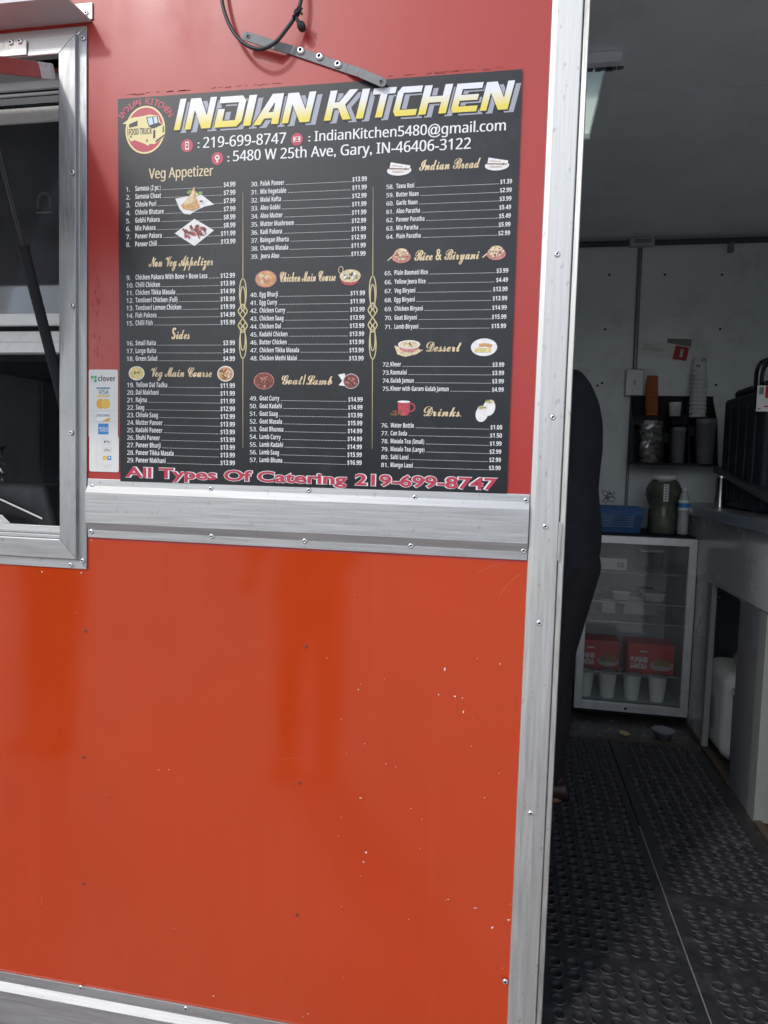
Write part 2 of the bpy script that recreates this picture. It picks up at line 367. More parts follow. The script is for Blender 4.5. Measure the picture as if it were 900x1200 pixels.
# ceiling of four sheets round the vent opening, with a thin seam
VX0, VX1, VY0, VY1 = -.15, .220, .775, 1.19
b = MB()
ysm = .975
for xa, xb, ya, yb in ((XL, VX0, .056, ysm-.0025), (XL, VX0, ysm+.0025, YB), (VX1, XR, .056, ysm-.0025), (VX1, XR, ysm+.0025, YB), (VX0, VX1, .056, VY0), (VX0, VX1, VY1, YB)):
    b.box((xa, ya, ZC), (xb, yb, ZC+.02))
b.build('ceiling', M['in_ceiling'], TR)
b = MB(); b.box((VX1+.01, ysm-.03, ZC+.0205), (XR, ysm+.03, ZC+.024)); b.build('seam_light_blocker', M['hole'], TR)  # black strip added over the seam to stop light leaking through
b = MB(); b.box((XL, 0.0, 2.42), (XR, VY0, 2.44)); b.box((XL, VY1, 2.42), (XR, 2.40, 2.44)); b.box((XL, VY0, 2.42), (VX0, VY1, 2.44)); b.box((VX1, VY0, 2.42), (XR, VY1, 2.44))
b.build('roof', M['alu_h'], TR)
# roof vent: frame hanging under the ceiling, milky lens
vf = MB()
t, dz = .038, .03
vf.box((VX0-t, VY0-t, ZC-dz), (VX1+t, VY0, ZC-.001)); vf.box((VX0-t, VY1, ZC-dz), (VX1+t, VY1+t, ZC-.001)); vf.box((VX0-t, VY0, ZC-dz), (VX0, VY1, ZC-.001)); vf.box((VX1, VY0, ZC-dz), (VX1+t, VY1, ZC-.001))
VF = vf.build('roof_vent', M['in_ceiling'], TR, .004)
b = MB(); b.box((VX0+.001, VY0+.001, ZC-.012), (VX1-.001, VY1-.001, ZC-.009)); b.build('vent_lens', M['vent_lens'], VF)
rnd = random.Random(4)
b = MB()
for i in range(40):
    x = VX0-t+rnd.random()*(VX1-VX0+2*t); b.box((x, VY0-.012, ZC-dz-.004-rnd.random()*.004), (x+.006+rnd.random()*.01, VY0-.002, ZC-dz-.0005))
b.build('dusty_lint', M['dark_in'], VF)['kind'] = 'stuff'

# corner post beside the door: outer angle, groove, inner strip
def prism_z(b, prof, z0, z1, mi=0):   # profile (x, y) swept in z
    n = len(prof)
    b.add([(x, y, z0) for x, y in prof]+[(x, y, z1) for x, y in prof], [list(range(n)), list(range(2*n-1, n-1, -1))]+[(i, n+i, n+(i+1) % n, (i+1) % n) for i in range(n)], mi)
def prism_x(b, prof, x0, x1, mi=0):   # profile (y, z) swept in x
    n = len(prof)
    b.add([(x0, y, z) for y, z in prof]+[(x1, y, z) for y, z in prof], [list(range(n)), list(range(2*n-1, n-1, -1))]+[(i, n+i, n+(i+1) % n, (i+1) % n) for i in range(n)], mi)
b = MB(); prism_z(b, [(.040, -.001), (.041, -.0045), (.050, -.0065), (.093, -.0065), (.0945, -.004), (.0945, .020), (.040, .020)], -.16, 2.42)
CP = b.build('corner_post', M['alu_v'], TR, .0008)
rivets(CP, [(653, 298), (648, 489), (639, 617), (632, 730), (622, 953)], -.0065)
rivets(CP, [(592, 1150)], -.0042)
b = MB(); prism_z(b, [(.0950, .004), (.0965, .000), (.1055, -.0010), (.107, .002), (.107, .056), (.0950, .056)], -.03, 2.42)
JB = b.build('door_jamb', M['alu_dirty'], TR, .0008)
b = MB(); q = [PY(655, 612, -.0066), PY(658.5, 612, -.0066), PY(655.5, 657, -.0066), PY(652.5, 657, -.0066)]
b.plate([q[0], q[1], q[2], q[3]], (0, -.002, 0)); b.build('latch_plate', M['alu_dirty'], JB, .0006)
b = MB(); b.box((DX1, -.002, -.03), (DX1+.06, .056, 2.2)); b.box((.107, -.002, DZ), (DX1, .056, DZ+.05)); b.build('door_frame', M['alu_v'], TR, .001)
b = MB(); b.box((.107, -.004, -.06), (DX1, .10, -.0035)); b.build('threshold', M['alu_h'], TR)

# rub rail under the menu
prof = [(.000, .9505), (-.0035, .9505), (-.004, .967), (-.0125, .983), (-.0135, 1.046), (-.0045, 1.060), (-.004, 1.0745), (.000, 1.0745)]
b = MB(); prism_x(b, prof, -.868, .0395); RB = b.build('rub_rail', M['alu_h'], TR, .001)
rivets(RB, [(108.5, 570), (247, 573), (362, 574.5), (486, 583), (616.5, 586.5), (107, 623), (248, 628.5), (357, 634), (481.5, 639.5), (613.5, 645.5)], -.0042)
# bottom rail
prof = [(.000, -.16), (-.014, -.16), (-.0135, -.085), (-.0045, -.070), (-.004, -.048), (.000, -.048)]
b = MB(); prism_x(b, prof, XL, .0395); BR = b.build('bottom_rail', M['alu_h'], TR, .001)
rivets(BR, [(95, 1157), (218, 1181.5), (330, 1210)], -.0043)

# window frame: mitred angle with a thin outer lip
XO, ZO1, ZO0 = -.870, 1.982, .882
def frame_side(b, o0, o1, i0, i1, mo):   # outer edge o0-o1, inner edge i0-i1 ; the profile steps from a thin lip up to a thick inner face
    o0, o1, i0, i1 = map(Vector, (o0, o1, i0, i1))
    def pt(a, c, f, y): p = a.lerp(c, f); return (p.x, y, p.z)
    st = [(0, .0), (0, -.004), (.30, -.0045), (.345, -.013), (.97, -.0155), (1.0, -.014), (1.0, .03), (0, .0)]
    vs = [pt(o0, i0, f, y) for f, y in st[:-1]] + [pt(o1, i1, f, y) for f, y in st[:-1]]
    n = len(st)-1
    b.add(vs, [list(range(n)), list(range(2*n-1, n-1, -1))]+[(i, n+i, n+(i+1) % n, (i+1) % n) for i in range(n)], mo)
e = .0006
XO2, XI2 = -2.41, -2.355
A = (XO, 0, ZO1); B_ = (XO, 0, ZO0); C_ = (XO2, 0, ZO0); D_ = (XO2, 0, ZO1)
a = (XW, 0, ZW1); b_ = (XW, 0, ZW0); c_ = (XI2, 0, ZW0); d_ = (XI2, 0, ZW1)
wf = MB(); frame_side(wf, A, B_, a, b_, 0)
WFo = wf.build('window_frame', [M['alu_frame']], TR, .001)
wf = MB(); frame_side(wf, D_, C_, d_, c_, 0); wf.build('frame_rail', M['alu_v'], WFo, .001)
wf = MB(); frame_side(wf, (A[0]-e, 0, A[2]), (D_[0]+e, 0, D_[2]), (a[0]-e, 0, a[2]), (d_[0]+e, 0, d_[2]), 0); wf.build('frame_rail', M['alu_h'], WFo, .001); wf = MB()
frame_side(wf, (B_[0]-e, 0, B_[2]), (C_[0]+e, 0, C_[2]), (b_[0]-e, 0, b_[2]), (c_[0]+e, 0, c_[2]), 0)
wf.build('frame_rail', M['alu_h'], WFo, .001)
rivets(WFo, [(85, 202), (84.7, 358), (83.3, 507)], -.0152)
rivets(WFo, [(91, 38.5), (97.5, 45), (97, 657), (83, 662)], -.0048)
# sill lip inside the bottom rail of the frame
b = MB(); b.box((XI2, -.010, ZW0+.0005), (XW-.0005, .085, ZW0+.008)); b.box((XI2, .03, ZW0+.008), (XW-.0005, .045, ZW0+.022)); b.build('sill', M['alu_h'], WFo, .001)
# sashes
b = MB()
for y0, y1, z0, z1 in ((.048, .066, 1.832, 1.860), (.050, .062, 1.403, 1.428), (.078, .098, 1.371, 1.3955), (.070, .098, 1.347, 1.3695)):
    b.box((XI2, y0, z0), (XW-.001, y1, z1))
b.box((XI2, .052, 1.888), (XW-.001, .058, 1.893))
b.build('sash_rail', M['white_paint'], WFo, .001)
b = MB(); b.box((XI2, .056, 1.429), (XW-.002, .060, 1.831)); b.build('window_glass', M['win_glass'], WFo)
b = MB(); b.box((XI2, .056, 1.861), (XW-.002, .060, 1.915)); b.build('window_glass', M['win_glass'], WFo)
b = MB(); b.box((XI2, .047, 1.897), (XW-.001, .054, ZW1+.004)); b.build('header_board', M['flap_under'], WFo, .001)
# faint arch emblem etched on the glass
b = MB()
cx, cz = (PY(51.5, 238, .0555)[i] for i in (0, 2))
for r0, r1, asp in ((.0175, .0162, 1.35), (.0135, .0127, 1.4)):
    P = [(-1.0, -.75)] + [(math.cos(q), math.sin(q)) for q in np.linspace(PI+.5, -.5, 22)] + [(1.0, -.75)]
    for i in range(1, len(P)-2):
        (xa, za), (xb, zb) = P[i], P[i+1]
        b.poly([(cx+xa*r1, .0555, cz+za*r1*asp), (cx+xb*r1, .0555, cz+zb*r1*asp), (cx+xb*r0, .0555, cz+zb*r0*asp), (cx+xa*r0, .0555, cz+za*r0*asp)])
b.box((cx-.018, .0552, cz-.0215), (cx+.018, .0556, cz-.0185))
b.build('etched_emblem', mat('etched_grey', (.16, .17, .18), .6), WFo)

# raised flap hinged over the window: sheet, red edge strip, white corner block
h0 = Vector(PY(66, 84, -.012)); oc = Vector(PY(0, 66, -.255))
dirv = (oc-h0); ext = dirv*1.0
W = Vector((-1.42, 0, 0)); nrm = Vector((0, dirv.z, -dirv.y)).normalized(); nrm = nrm if nrm.z > 0 else -nrm
ext = Vector((0, dirv.y, dirv.z))*2.1
b = MB(); T = .026
p0 = Vector((h0.x-.004, h0.y, h0.z)); 
def leaf(b, x0, x1, s0, s1, t0, t1, mi=0):
    pts = []
    for tt in (t0, t1):
        for (x, s) in ((x0, s0), (x1, s0), (x1, s1), (x0, s1)): pts.append(Vector((x, p0.y, p0.z))+ext*s+nrm*tt)
    b.hexa(pts, mi)
leaf(b, p0.x-1.40, p0.x-.004, 0, 1, -T/2+.003, T/2)
FL = b.build('window_flap', M['red'], TR, .001)
b = MB(); leaf(b, p0.x-1.39, p0.x-.012, .01, .99, -T/2, -T/2+.0028); b.build('inner_sheet', M['flap_under'], FL)
b = MB(); leaf(b, p0.x-.0035, p0.x, .085, 1, -T/2, T/2+.001); b.build('edge_trim', M['flap_red'], FL, .0008)
b = MB(); leaf(b, p0.x-.0035, p0.x+.0006, 0.0, .083, -T/2-.001, T/2+.001); b.build('corner_block', M['white_edge'], FL, .0008)
# hinge plate with two rivets on the frame
b = MB(); q0, q1 = PY(-60, 50, -.0185), PY(31, 58, -.0185)
b.box((q0[0], -.0185, q1[2]-.010), (q1[0], -.0156, q0[2]-.008)); HG = b.build('hinge', M['alu_dirty'], TR, .004)
rivets(HG, [(13, 50), (23.5, 48.5)], -.0186, 1.15)
b = MB(); b.tube([Vector((p0.x-1.40, -.016, p0.z+.012)), Vector((q1[0], -.016, p0.z+.012))], .006, 10); b.build('hinge_pin', M['steel_dark'], TR)
# gas strut
s0 = Vector(PY(75, 480, .012)); s0.x = XW-.006
s1 = Vector(PY(28, 292, -.085)); s2 = s1+(s1-s0)*.85
b = MB(); b.tube([s0, s1], .0105, 14); b.tube([s1, s1+(s1-s0)*.02], .012, 14); GS = b.build('gas_strut', M['black_plastic'], TR)
b = MB(); b.tube([s1, s2], .004, 10); b.build('strut_rod', M['black_gloss'], GS)
# drip ledge above the window
zl = 1.990
b = MB(); xr = -.861
b.plate([(XL, -.001, zl+.0035), (xr, -.001, zl+.0035), (xr-.006, -.073, zl+.0035), (XL, -.073, zl+.0035)], (0, 0, -.0035))
b.plate([(XL, -.073, zl), (xr-.006, -.073, zl), (xr-.006, -.0755, zl), (XL, -.0755, zl)], (0, 0, .014))
DL = b.build('drip_ledge', M['flap_under'], TR, .0006)
b = MB(); b.box((-.905, -.0035, zl+.004), (-.858, -.0005, zl+.036)); TB = b.build('ledge_tab', M['alu_h'], DL, .0008); rivets(DL, [(101, 15.5)], -.0036)
# screws and paint chips on the lower sheet
for px, py in ((100, 739), (358, 757), (98, 887), (351, 917), (98, 1035), (348, 1072)):
    b = MB(); c = PY(px, py, 0); b.lathe(c, [(.0041, 0), (.0041, .0010), (.0030, .0018), (.0013, .0018), (.0011, .0010), (.0001, .0008)], 14, '-y', mis=[0, 0, 0, 1, 1]); b.build('screw', [M['screw'], M['hole']], LP)
rnd = random.Random(11)
b = MB()
chips = [(521, 784, 2.5, 4), (533, 816, 2.5, 2), (543, 834, 1.6, 5), (514, 814, 1.5, 2), (542, 818, 2, 1), (452, 895, 2, 1), (429, 999, 3, 2), (423, 935, 4, 1.2), (557, 1064, 5, 1), (577, 1087, 3, 2.5), (596, 1078, 4, 1.2), (525, 1054, 2, 1.5), (426, 1010, 2, 2), (250, 1167, 2, 2), (186, 902, 1.2, 1.2), (198, 902, 1.2, 1.2), (420, 808, 1.5, 1.5), (383, 771, 1.2, 1.2), (604, 990, 2, 1), (568, 935, 2, 1), (361, 1188, 2, 1), (586, 778, 1.5, 3), (49, 670, 2, 1.6), (95, 671, 1.6, 2.4), (107, 633, 1.5, 1.5)]
for i in range(26): chips.append((rnd.uniform(380, 605), rnd.uniform(690, 1150), rnd.uniform(.6, 1.3), rnd.uniform(.6, 1.6)))
for px, py, wd, ht in chips:
    n = 6; k = [rnd.uniform(.6, 1.2) for _ in range(n)]; an = rnd.random()*.8
    b.poly([PY(px+wd/2*k[i]*math.cos(2*PI*i/n+an), py-ht/2*k[i]*math.sin(2*PI*i/n+an), -.0004) for i in range(n)])
b.build('paint_chips', M['chip'], LP)['kind'] = 'stuff'
# thin scratches in the paint
b = MB(); rs_ = random.Random(19)
for px, py, an, L_n, cv in ((560, 672, -.6, 46, .8), (585, 700, -1.1, 38, .6), (540, 655, .2, 30, .2), (575, 650, 1.2, 30, -.5), (330, 890, -.2, 34, .5), (48, 1050, 1.3, 12, .4)):
    P = []; x, y, a_ = px, py, an
    for i in range(13): P.append((x, y)); x += math.cos(a_)*L_n/12; y += math.sin(a_)*L_n/12; a_ += cv/12
    for (xa, ya), (xb, yb) in zip(P, P[1:]):
        wv = .22+rs_.random()*.22; b.poly([PY(xa-wv, ya-wv*.4, -.0004), PY(xb-wv, yb-wv*.4, -.0004), PY(xb+wv, yb+wv*.4, -.0004), PY(xa+wv, ya+wv*.4, -.0004)])
b.build('scratches', mat('scratched_paint', (.56, .11, .06), .5), LP)['kind'] = 'stuff'
# tape residue round the menu, drip marks
b = MB()
def smear(x0, x1, y, h, seed):
    r = random.Random(seed); x = x0
    while x < x1:
        w_ = r.uniform(3, 16)
        if r.random() < .72:
            f = (x-138)/474; yy = y - 35*f
            b.poly([PY(x, yy+r.uniform(-.8, .8), -.0004), PY(min(x+w_, x1), yy-1.2+r.uniform(-.8, .8), -.0004), PY(min(x+w_, x1)-r.random()*2, yy-1.2-h*r.uniform(.5, 1), -.0004), PY(x+r.random()*2, yy-h*r.uniform(.4, 1), -.0004)])
        x += w_ + r.uniform(.5, 7)
smear(132, 262, 113, 2.2, 2); smear(140, 330, 112, 1.0, 8); smear(455, 575, 113.4, 1.5, 3); smear(470, 590, 112.6, .8, 5)
for i in range(26):
    px = 112+rnd.gauss(0, 2.6); py = rnd.uniform(285, 425); b.poly([PY(px, py, -.0004), PY(px+rnd.uniform(.5, 1.3), py+.5, -.0004), PY(px+rnd.uniform(.3, 1.1), py+rnd.uniform(2, 9), -.0004)])
b.build('tape_residue', M['glue'], UP)['kind'] = 'stuff'

# ================================================================== MENU BOARD
ink = lambda n, c, r=.35: mat('ink_'+n, c, r)
I_W = ink('white', (.80, .81, .82)); I_CREAM = ink('cream', (.74, .60, .38)); I_RED = ink('red', (.50, .045, .085)); I_GREY = ink('lavender_grey', (.36, .37, .44))
I_DK = ink('near_black', (.012, .012, .016)); I_YEL = ink('pale_yellow', (.80, .70, .26)); I_GRN = ink('green', (.20, .36, .10)); I_BRN = ink('brown', (.20, .075, .03))
I_MEAT = ink('dark_meat', (.17, .035, .035)); I_TAN = ink('fried_tan', (.66, .36, .13)); I_PINK = ink('pink', (.62, .22, .20)); I_PLATE = ink('plate_white', (.82, .80, .80)); I_GOLD = ink('gold', (.62, .52, .28))
I_BLUE = ink('blue', (.03, .22, .58)); I_NAVY = ink('navy', (.03, .07, .2)); I_ORG = ink('orange', (.80, .33, .03)); I_LG = ink('light_grey', (.55, .56, .57)); I_SKY = ink('pale_blue', (.55, .68, .80))
def board_mat():
    m = mat('menu_board_print', (.008, .010, .014), .36, ior=1.5, var=.2, vscale=2.5, rvar=.05, dirt=(.035, .037, .04), dscale=14, damt=.5, bump=.03, bscale=6, bdist=.006)
    return m
YBD = -.0045                         # front face of the board
_TX = {}
def face(s, bold):      # the upright sans letters of the fall-back face that ships with Blender
    o = ''
    for ch in s:
        if 'A' <= ch <= 'Z': o += chr((0x1D5D4 if bold else 0x1D5A0)+ord(ch)-65)
        elif 'a' <= ch <= 'z': o += chr((0x1D5EE if bold else 0x1D5BA)+ord(ch)-97)
        elif '0' <= ch <= '9': o += chr((0x1D7EC if bold else 0x1D7E2)+ord(ch)-48)
        else: o += ch
    return o
def text2d(s, off=0.0, shear=0.0, res=3):
    if 0 < off < .022: s = face(s, off != .012); off = 0.0
    k = (s, off, shear, res)
    if k in _TX: return _TX[k]
    cu = bpy.data.curves.new('t', 'FONT'); cu.body = s; cu.size = 1; cu.fill_mode = 'FRONT'; cu.resolution_u = res; cu.offset = off; cu.shear = shear
    ob = bpy.data.objects.new('t', cu); COL.objects.link(ob)
    me = bpy.data.meshes.new_from_object(ob)
    V = [(v.co.x, v.co.y) for v in me.vertices]; F = [list(p.vertices) for p in me.polygons]
    bpy.data.objects.remove(ob); bpy.data.curves.remove(cu); bpy.data.meshes.remove(me)
    if not V: V = [(0, 0), (.01, 0), (0, .01)]; F = [[0, 1, 2]]
    xs = [v[0] for v in V]; _TX[k] = (V, F, min(xs), max(xs)); return _TX[k]
CAPH = max(v[1] for v in text2d('H')[0])
def put(b, s, x, z, cap, y, width=None, align='l', off=0.0, shear=0.0, mi=0, res=3, capref=None):
    """write s on a vertical face looking at -Y: baseline start (x, z), capital height cap, squeezed to width"""
    V, F, x0, x1 = text2d(s, off, shear, res)
    k = cap/(capref or CAPH); kx = k if width is None else width/(x1-x0)
    X0 = x if align == 'l' else (x-(x1-x0)*kx if align == 'r' else x-(x1-x0)*kx/2)
    b.add([(X0+(vx-x0)*kx, y, z+vz*k) for vx, vz in V], F, mi)
    if off == .012 or (ord(s[0]) in range(0x1D4D0, 0x1D504) or ord(s[0]) == 0x1D64E): b.add([(X0+(vx-x0)*kx+.032*k, y-.00006, z+vz*k) for vx, vz in V], F, mi)      # printed a little bolder
    return (x1-x0)*kx
def Bp(px, py): q = PY(px, py, YBD); return q[0], q[2]
def pxs(px, py): a = Bp(px-2, py); c = Bp(px+2, py); return math.hypot(a[0]-c[0], a[1]-c[1])/4
MBD = thing('menu_board', 'large black printed menu board with yellow title fixed to the red wall', 'menu board', (-.40, -.001, 1.455))
tl, tr, br, bl = Bp(138, 116), Bp(612.2, 81), Bp(593.6, 578.6), Bp(141, 564)
b = MB(); b.plate([(bl[0], YBD, bl[1]), (br[0], YBD, br[1]), (tr[0], YBD, tr[1]), (tl[0], YBD, tl[1])], (0, .0035, 0)); b.build('printed_panel', board_mat(), MBD)
Y1, Y2, Y3, Y4 = YBD-.0003, YBD-.0006, YBD-.0009, YBD-.0012

# --- title lettering: wide slanted block capitals
G = {}
tt = .235
def gl(ch, polys): G[ch] = polys
G['I'] = lambda w: [[(0, 0), (w, 0), (w, 1), (0, 1)]]
G['N'] = lambda w: [[(0, 0), (.24*w, 0), (.24*w, .62), (.66*w, 0), (w, 0), (w, 1), (.76*w, 1), (.76*w, .42), (.38*w, 1), (0, 1)]]
G['D'] = lambda w: [[(0, 0), (.84*w, 0), (w, .17), (w, .83), (.84*w, 1), (.5*w, 1), (.5*w, .79), (.74*w, .79), (.74*w, .21), (.26*w, .21), (.26*w, .6), (0, .6)], [(0, .79), (.4999*w, .79), (.4999*w, 1), (0, 1)]]
G['A'] = lambda w: [[(0, 0), (.29*w, 0), (.40*w, .20), (.70*w, .20), (.70*w, .40), (.51*w, .40), (.66*w, .70), (.70*w, .70), (.70*w, .4001), (.7001*w, .20), (.72*w, 0), (w, 0), (.96*w, 1), (.52*w, 1)]]
G['K'] = lambda w: [[(0, 0), (.25*w, 0), (.25*w, .40), (.42*w, .40), (.70*w, 0), (w, 0), (.66*w, .50), (1.02*w, 1), (.70*w, 1), (.42*w, .60), (.25*w, .60), (.25*w, 1), (0, 1)]]
G['T'] = lambda w: [[(.36*w, 0), (.66*w, 0), (.66*w, .79), (1.0*w, .79), (1.0*w, 1), (0, 1), (0, .79), (.36*w, .79)]]
G['C'] = lambda w: [[(.14*w, 0), (w, 0), (w, .21), (.26*w, .21), (.26*w, .79), (w, .79), (w, 1), (.14*w, 1), (0, .83), (0, .17)]]
G['H'] = lambda w: [[(0, 0), (.27*w, 0), (.27*w, .40), (.73*w, .40), (.73*w, 0), (w, 0), (w, 1), (.73*w, 1), (.73*w, .61), (.27*w, .61), (.27*w, 1), (0, 1)]]
G['E'] = lambda w: [[(.10*w, 0), (w, 0), (w, .2), (.26*w, .2), (.26*w, .40), (.94*w, .40), (.94*w, .60), (.26*w, .60), (.26*w, .8), (w, .8), (w, 1), (0, 1), (0, .13)]]
SP = [('I', 204, 211), ('N', 216.5, 246.5), ('D', 251, 282), ('I', 284.6, 293.5), ('A', 296.6, 326), ('N', 330, 362.5),
      ('K', 379.5, 411), ('I', 416.8, 425.3), ('T', 430, 456.5), ('C', 459.3, 487), ('H', 489.8, 522.3), ('E', 527.4, 557.9), ('N', 562, 594.6)]
m = bpy.data.materials.new('title_print'); m.use_nodes = True; n_ = m.node_tree.nodes; L_ = m.node_tree.links
tc_ = n_.new('ShaderNodeTexCoord'); sx_ = n_.new('ShaderNodeSeparateXYZ'); cr_2 = n_.new('ShaderNodeValToRGB'); L_.new(tc_.outputs['Generated'], sx_.inputs[0]); L_.new(sx_.outputs['Z'], cr_2.inputs[0])
cr_2.color_ramp.elements[0].position = .12; cr_2.color_ramp.elements[0].color = (.80, .66, .10, 1); cr_2.color_ramp.elements[1].position = .62; cr_2.color_ramp.elements[1].color = (.80, .81, .85, 1)
L_.new(cr_2.outputs[0], n_['Principled BSDF'].inputs['Base Color']); n_['Principled BSDF'].inputs['Roughness'].default_value = .35
t1, t2, t3 = MB(), MB(), MB()
for ch, xa, xb in SP:
    yb = 153 - (xa-204)*(153-128.4)/(594.6-204)
    X, Z = Bp(xa, yb); X2 = Bp(xb, yb)[0]; Hh = 32.3*pxs((xa+xb)/2, yb-15); sh = .235
    wd = (X2-X)/Hh
    for pl in G[ch](wd):
        f = lambda dx, dz, y, g=0: [(X+(px_+sh*pz_+dx+g*(px_-wd/2))*Hh, y, Z+(pz_+dz+g*(pz_-.5))*Hh) for px_, pz_ in pl]
        t1.poly(f(.22, -.10, Y1)); t3.poly(f(0, 0, Y4))
        t2.poly(f(.045, -.045, Y2-.00015)); t2.poly(f(-.03, .03, Y2-.0001))
SH = t1.build('title_shadow', I_GREY, MBD); b = t2.build('title_outline', I_DK, MBD); t3.build('title_lettering', m, MBD)

# --- contact lines
b = MB()
def line(s, xa, xb, yb, cap, off=.012, **k):
    X, Z = Bp(xa, yb); X2 = Bp(xb, yb)[0]; put(b, s, X, Z, cap*pxs((xa+xb)/2, yb), Y1, width=X2-X, off=off, **k)
line(':', 231.5, 233.5, 173.3, 8.5); line('219-699-8747', 237.8, 334.5, 173.5, 11); line(':', 361.2, 363.4, 165.8, 8.5); line('IndianKitchen5480@gmail.com', 368.5, 591.6, 165.6, 11)
line(':', 266.4, 268.6, 189.4, 8.5); line('5480 W 25th Ave, Gary, IN-46406-3122', 273, 550.6, 189.0, 11.3)
b.build('contact_lettering', I_W, MBD)
def ell(b, px, py, rx, ry, y, mi=0, n=28, a0=0, a1=2*PI, wob=0, seed=0, rot=0):
    X, Z = Bp(px, py); k = pxs(px, py); r = random.Random(seed); P = []
    cnt = n if abs(a1-a0-2*PI) < 1e-6 else n+1
    for i in range(cnt):
        q = a0+(a1-a0)*i/n; g_ = 1+(r.uniform(-wob, wob) if wob else 0); u, v = rx*math.cos(q)*g_, ry*math.sin(q)*g_
        P.append((X+(u*math.cos(rot)-v*math.sin(rot))*k, y, Z+(u*math.sin(rot)+v*math.cos(rot))*k))
    b.poly(P, mi)
def shp(b, px, py, pts, y, mi=0, s=1.0):   # outline in photo pixels relative to (px, py), y down
    X, Z = Bp(px, py); k = pxs(px, py)*s; b.poly([(X+u*k, y, Z-v*k) for u, v in pts], mi)
def ring(b, px, py, rx, ry, wd, y, mi=0, n=36, a0=0, a1=2*PI):
    X, Z = Bp(px, py); k = pxs(px, py)
    for i in range(n):
        q, r = a0+(a1-a0)*i/n, a0+(a1-a0)*(i+1)/n
        b.poly([(X+(rx-wd)*math.cos(q)*k, y, Z+(ry-wd)*math.sin(q)*k), (X+rx*math.cos(q)*k, y, Z+ry*math.sin(q)*k), (X+rx*math.cos(r)*k, y, Z+ry*math.sin(r)*k), (X+(rx-wd)*math.cos(r)*k, y, Z+(ry-wd)*math.sin(r)*k)], mi)
for name, px, py in (('phone_icon', 219.4, 170.8), ('mail_icon', 348, 163.3), ('pin_icon', 254.7, 185.8)):
    c = MB(); ell(c, px, py, 6.9, 6.9, Y1, 0)
    if name == 'phone_icon':
        shp(c, px, py, [(-2.2, -4.2), (2.2, -4.2), (2.2, 4.2), (-2.2, 4.2)], Y2, 1); shp(c, px, py, [(-1.4, -3), (1.4, -3), (1.4, 2.6), (-1.4, 2.6)], Y3, 0); shp(c, px, py, [(-.5, -1.5), (.9, -.2), (-.5, 1.2)], Y4, 1)
    elif name == 'mail_icon':
        shp(c, px, py, [(-4, -2.8), (4, -2.8), (4, 2.8), (-4, 2.8)], Y2, 1); shp(c, px, py, [(-3.2, -2.1), (3.2, -2.1), (0, .3)], Y3, 0); shp(c, px, py, [(-3.2, 2.1), (-1.2, 0), (0, 1), (1.2, 0), (3.2, 2.1)], Y3, 0)
    else:
        ell(c, px, py-1, 2.8, 2.9, Y2, 1); shp(c, px, py, [(-1.2, 1.2), (1.2, 1.2), (.6, 3), (1.8, 4.2), (-1.8, 4.2), (-.6, 3)], Y2-.0001, 1); ell(c, px, py-1.2, 1.3, 1.3, Y3, 0)
    c.build(name, [I_RED, I_W], MBD)

# --- round truck emblem, left of the title
c = MB()
lx, ly = 170.3, 152.3; s_ = 1/11.25
ell(c, lx, ly, 21.4, 23.0, Y1, 0, 40); ring(c, lx, ly, 23.2, 25.0, 1.9, Y1-.0001, 1, 48)
def lp(pts): return [((x/11.25)+138-lx, (y/11.25)+110-ly) for x, y in pts]
shp(c, lx, ly, lp([(60, 392), (150, 335), (225, 320), (330, 315), (420, 300), (535, 322), (560, 400), (615, 435), (625, 520), (630, 560), (490, 650), (430, 645), (400, 665), (360, 640), (225, 590), (180, 605), (140, 560), (130, 395)]), Y2, 1)
shp(c, lx, ly, lp([(375, 330), (528, 326), (540, 400), (590, 425), (470, 470), (410, 440)]), Y3, 2)
shp(c, lx, ly, lp([(392, 340), (455, 336), (475, 415), (418, 430)]), Y4, 3); shp(c, lx, ly, lp([(470, 335), (518, 334), (530, 402), (487, 414)]), Y4, 3)
shp(c, lx, ly, lp([(150, 400), (262, 362), (262, 425), (152, 440)]), Y3, 2); shp(c, lx, ly, lp([(470, 490), (497, 482), (497, 575), (470, 588)]), Y3, 2); shp(c, lx, ly, lp([(592, 450), (608, 445), (608, 515), (592, 522)]), Y3, 2)
shp(c, lx, ly, lp([(500, 612), (628, 535), (630, 552), (502, 632)]), Y3, 2)
for q in ((175, 568), (388, 618)): ell(c, 138+q[0]/11.25, 110+q[1]/11.25, .8, 1.4, Y3, 2, 12)
X, Z = Bp(138+148/11.25, 110+520/11.25); X2 = Bp(138+452/11.25, 110+560/11.25)[0]
put(c, 'FOOD TRUCK', X, Z-.004, 6.2*pxs(170, 150), Y3, width=X2-X, off=.02, mi=2)
k = pxs(lx, ly)
for i, ch in enumerate('INDIAN KITCHEN'):
    if ch == ' ': continue
    an = R_(148) - R_(116)*i/13.0; V, F, x0, x1 = text2d(ch, .01); h_ = 6.4*k/CAPH
    ctr = Bp(lx, ly+1); rr = 27.2*k; ca, sa = math.cos(an-PI/2), math.sin(an-PI/2); mx_ = (x0+x1)/2
    ex = 1.12
    c.add([(ctr[0]+rr*ex*math.cos(an)+((vx-mx_)*h_*ca-vz*h_*sa), Y1, ctr[1]+rr*math.sin(an)+((vx-mx_)*h_*sa+vz*h_*ca)) for vx, vz in V], F, 0)
c.build('truck_emblem', [I_RED, ink('emblem_cream', (.80, .68, .34)), I_DK, I_SKY], MBD)

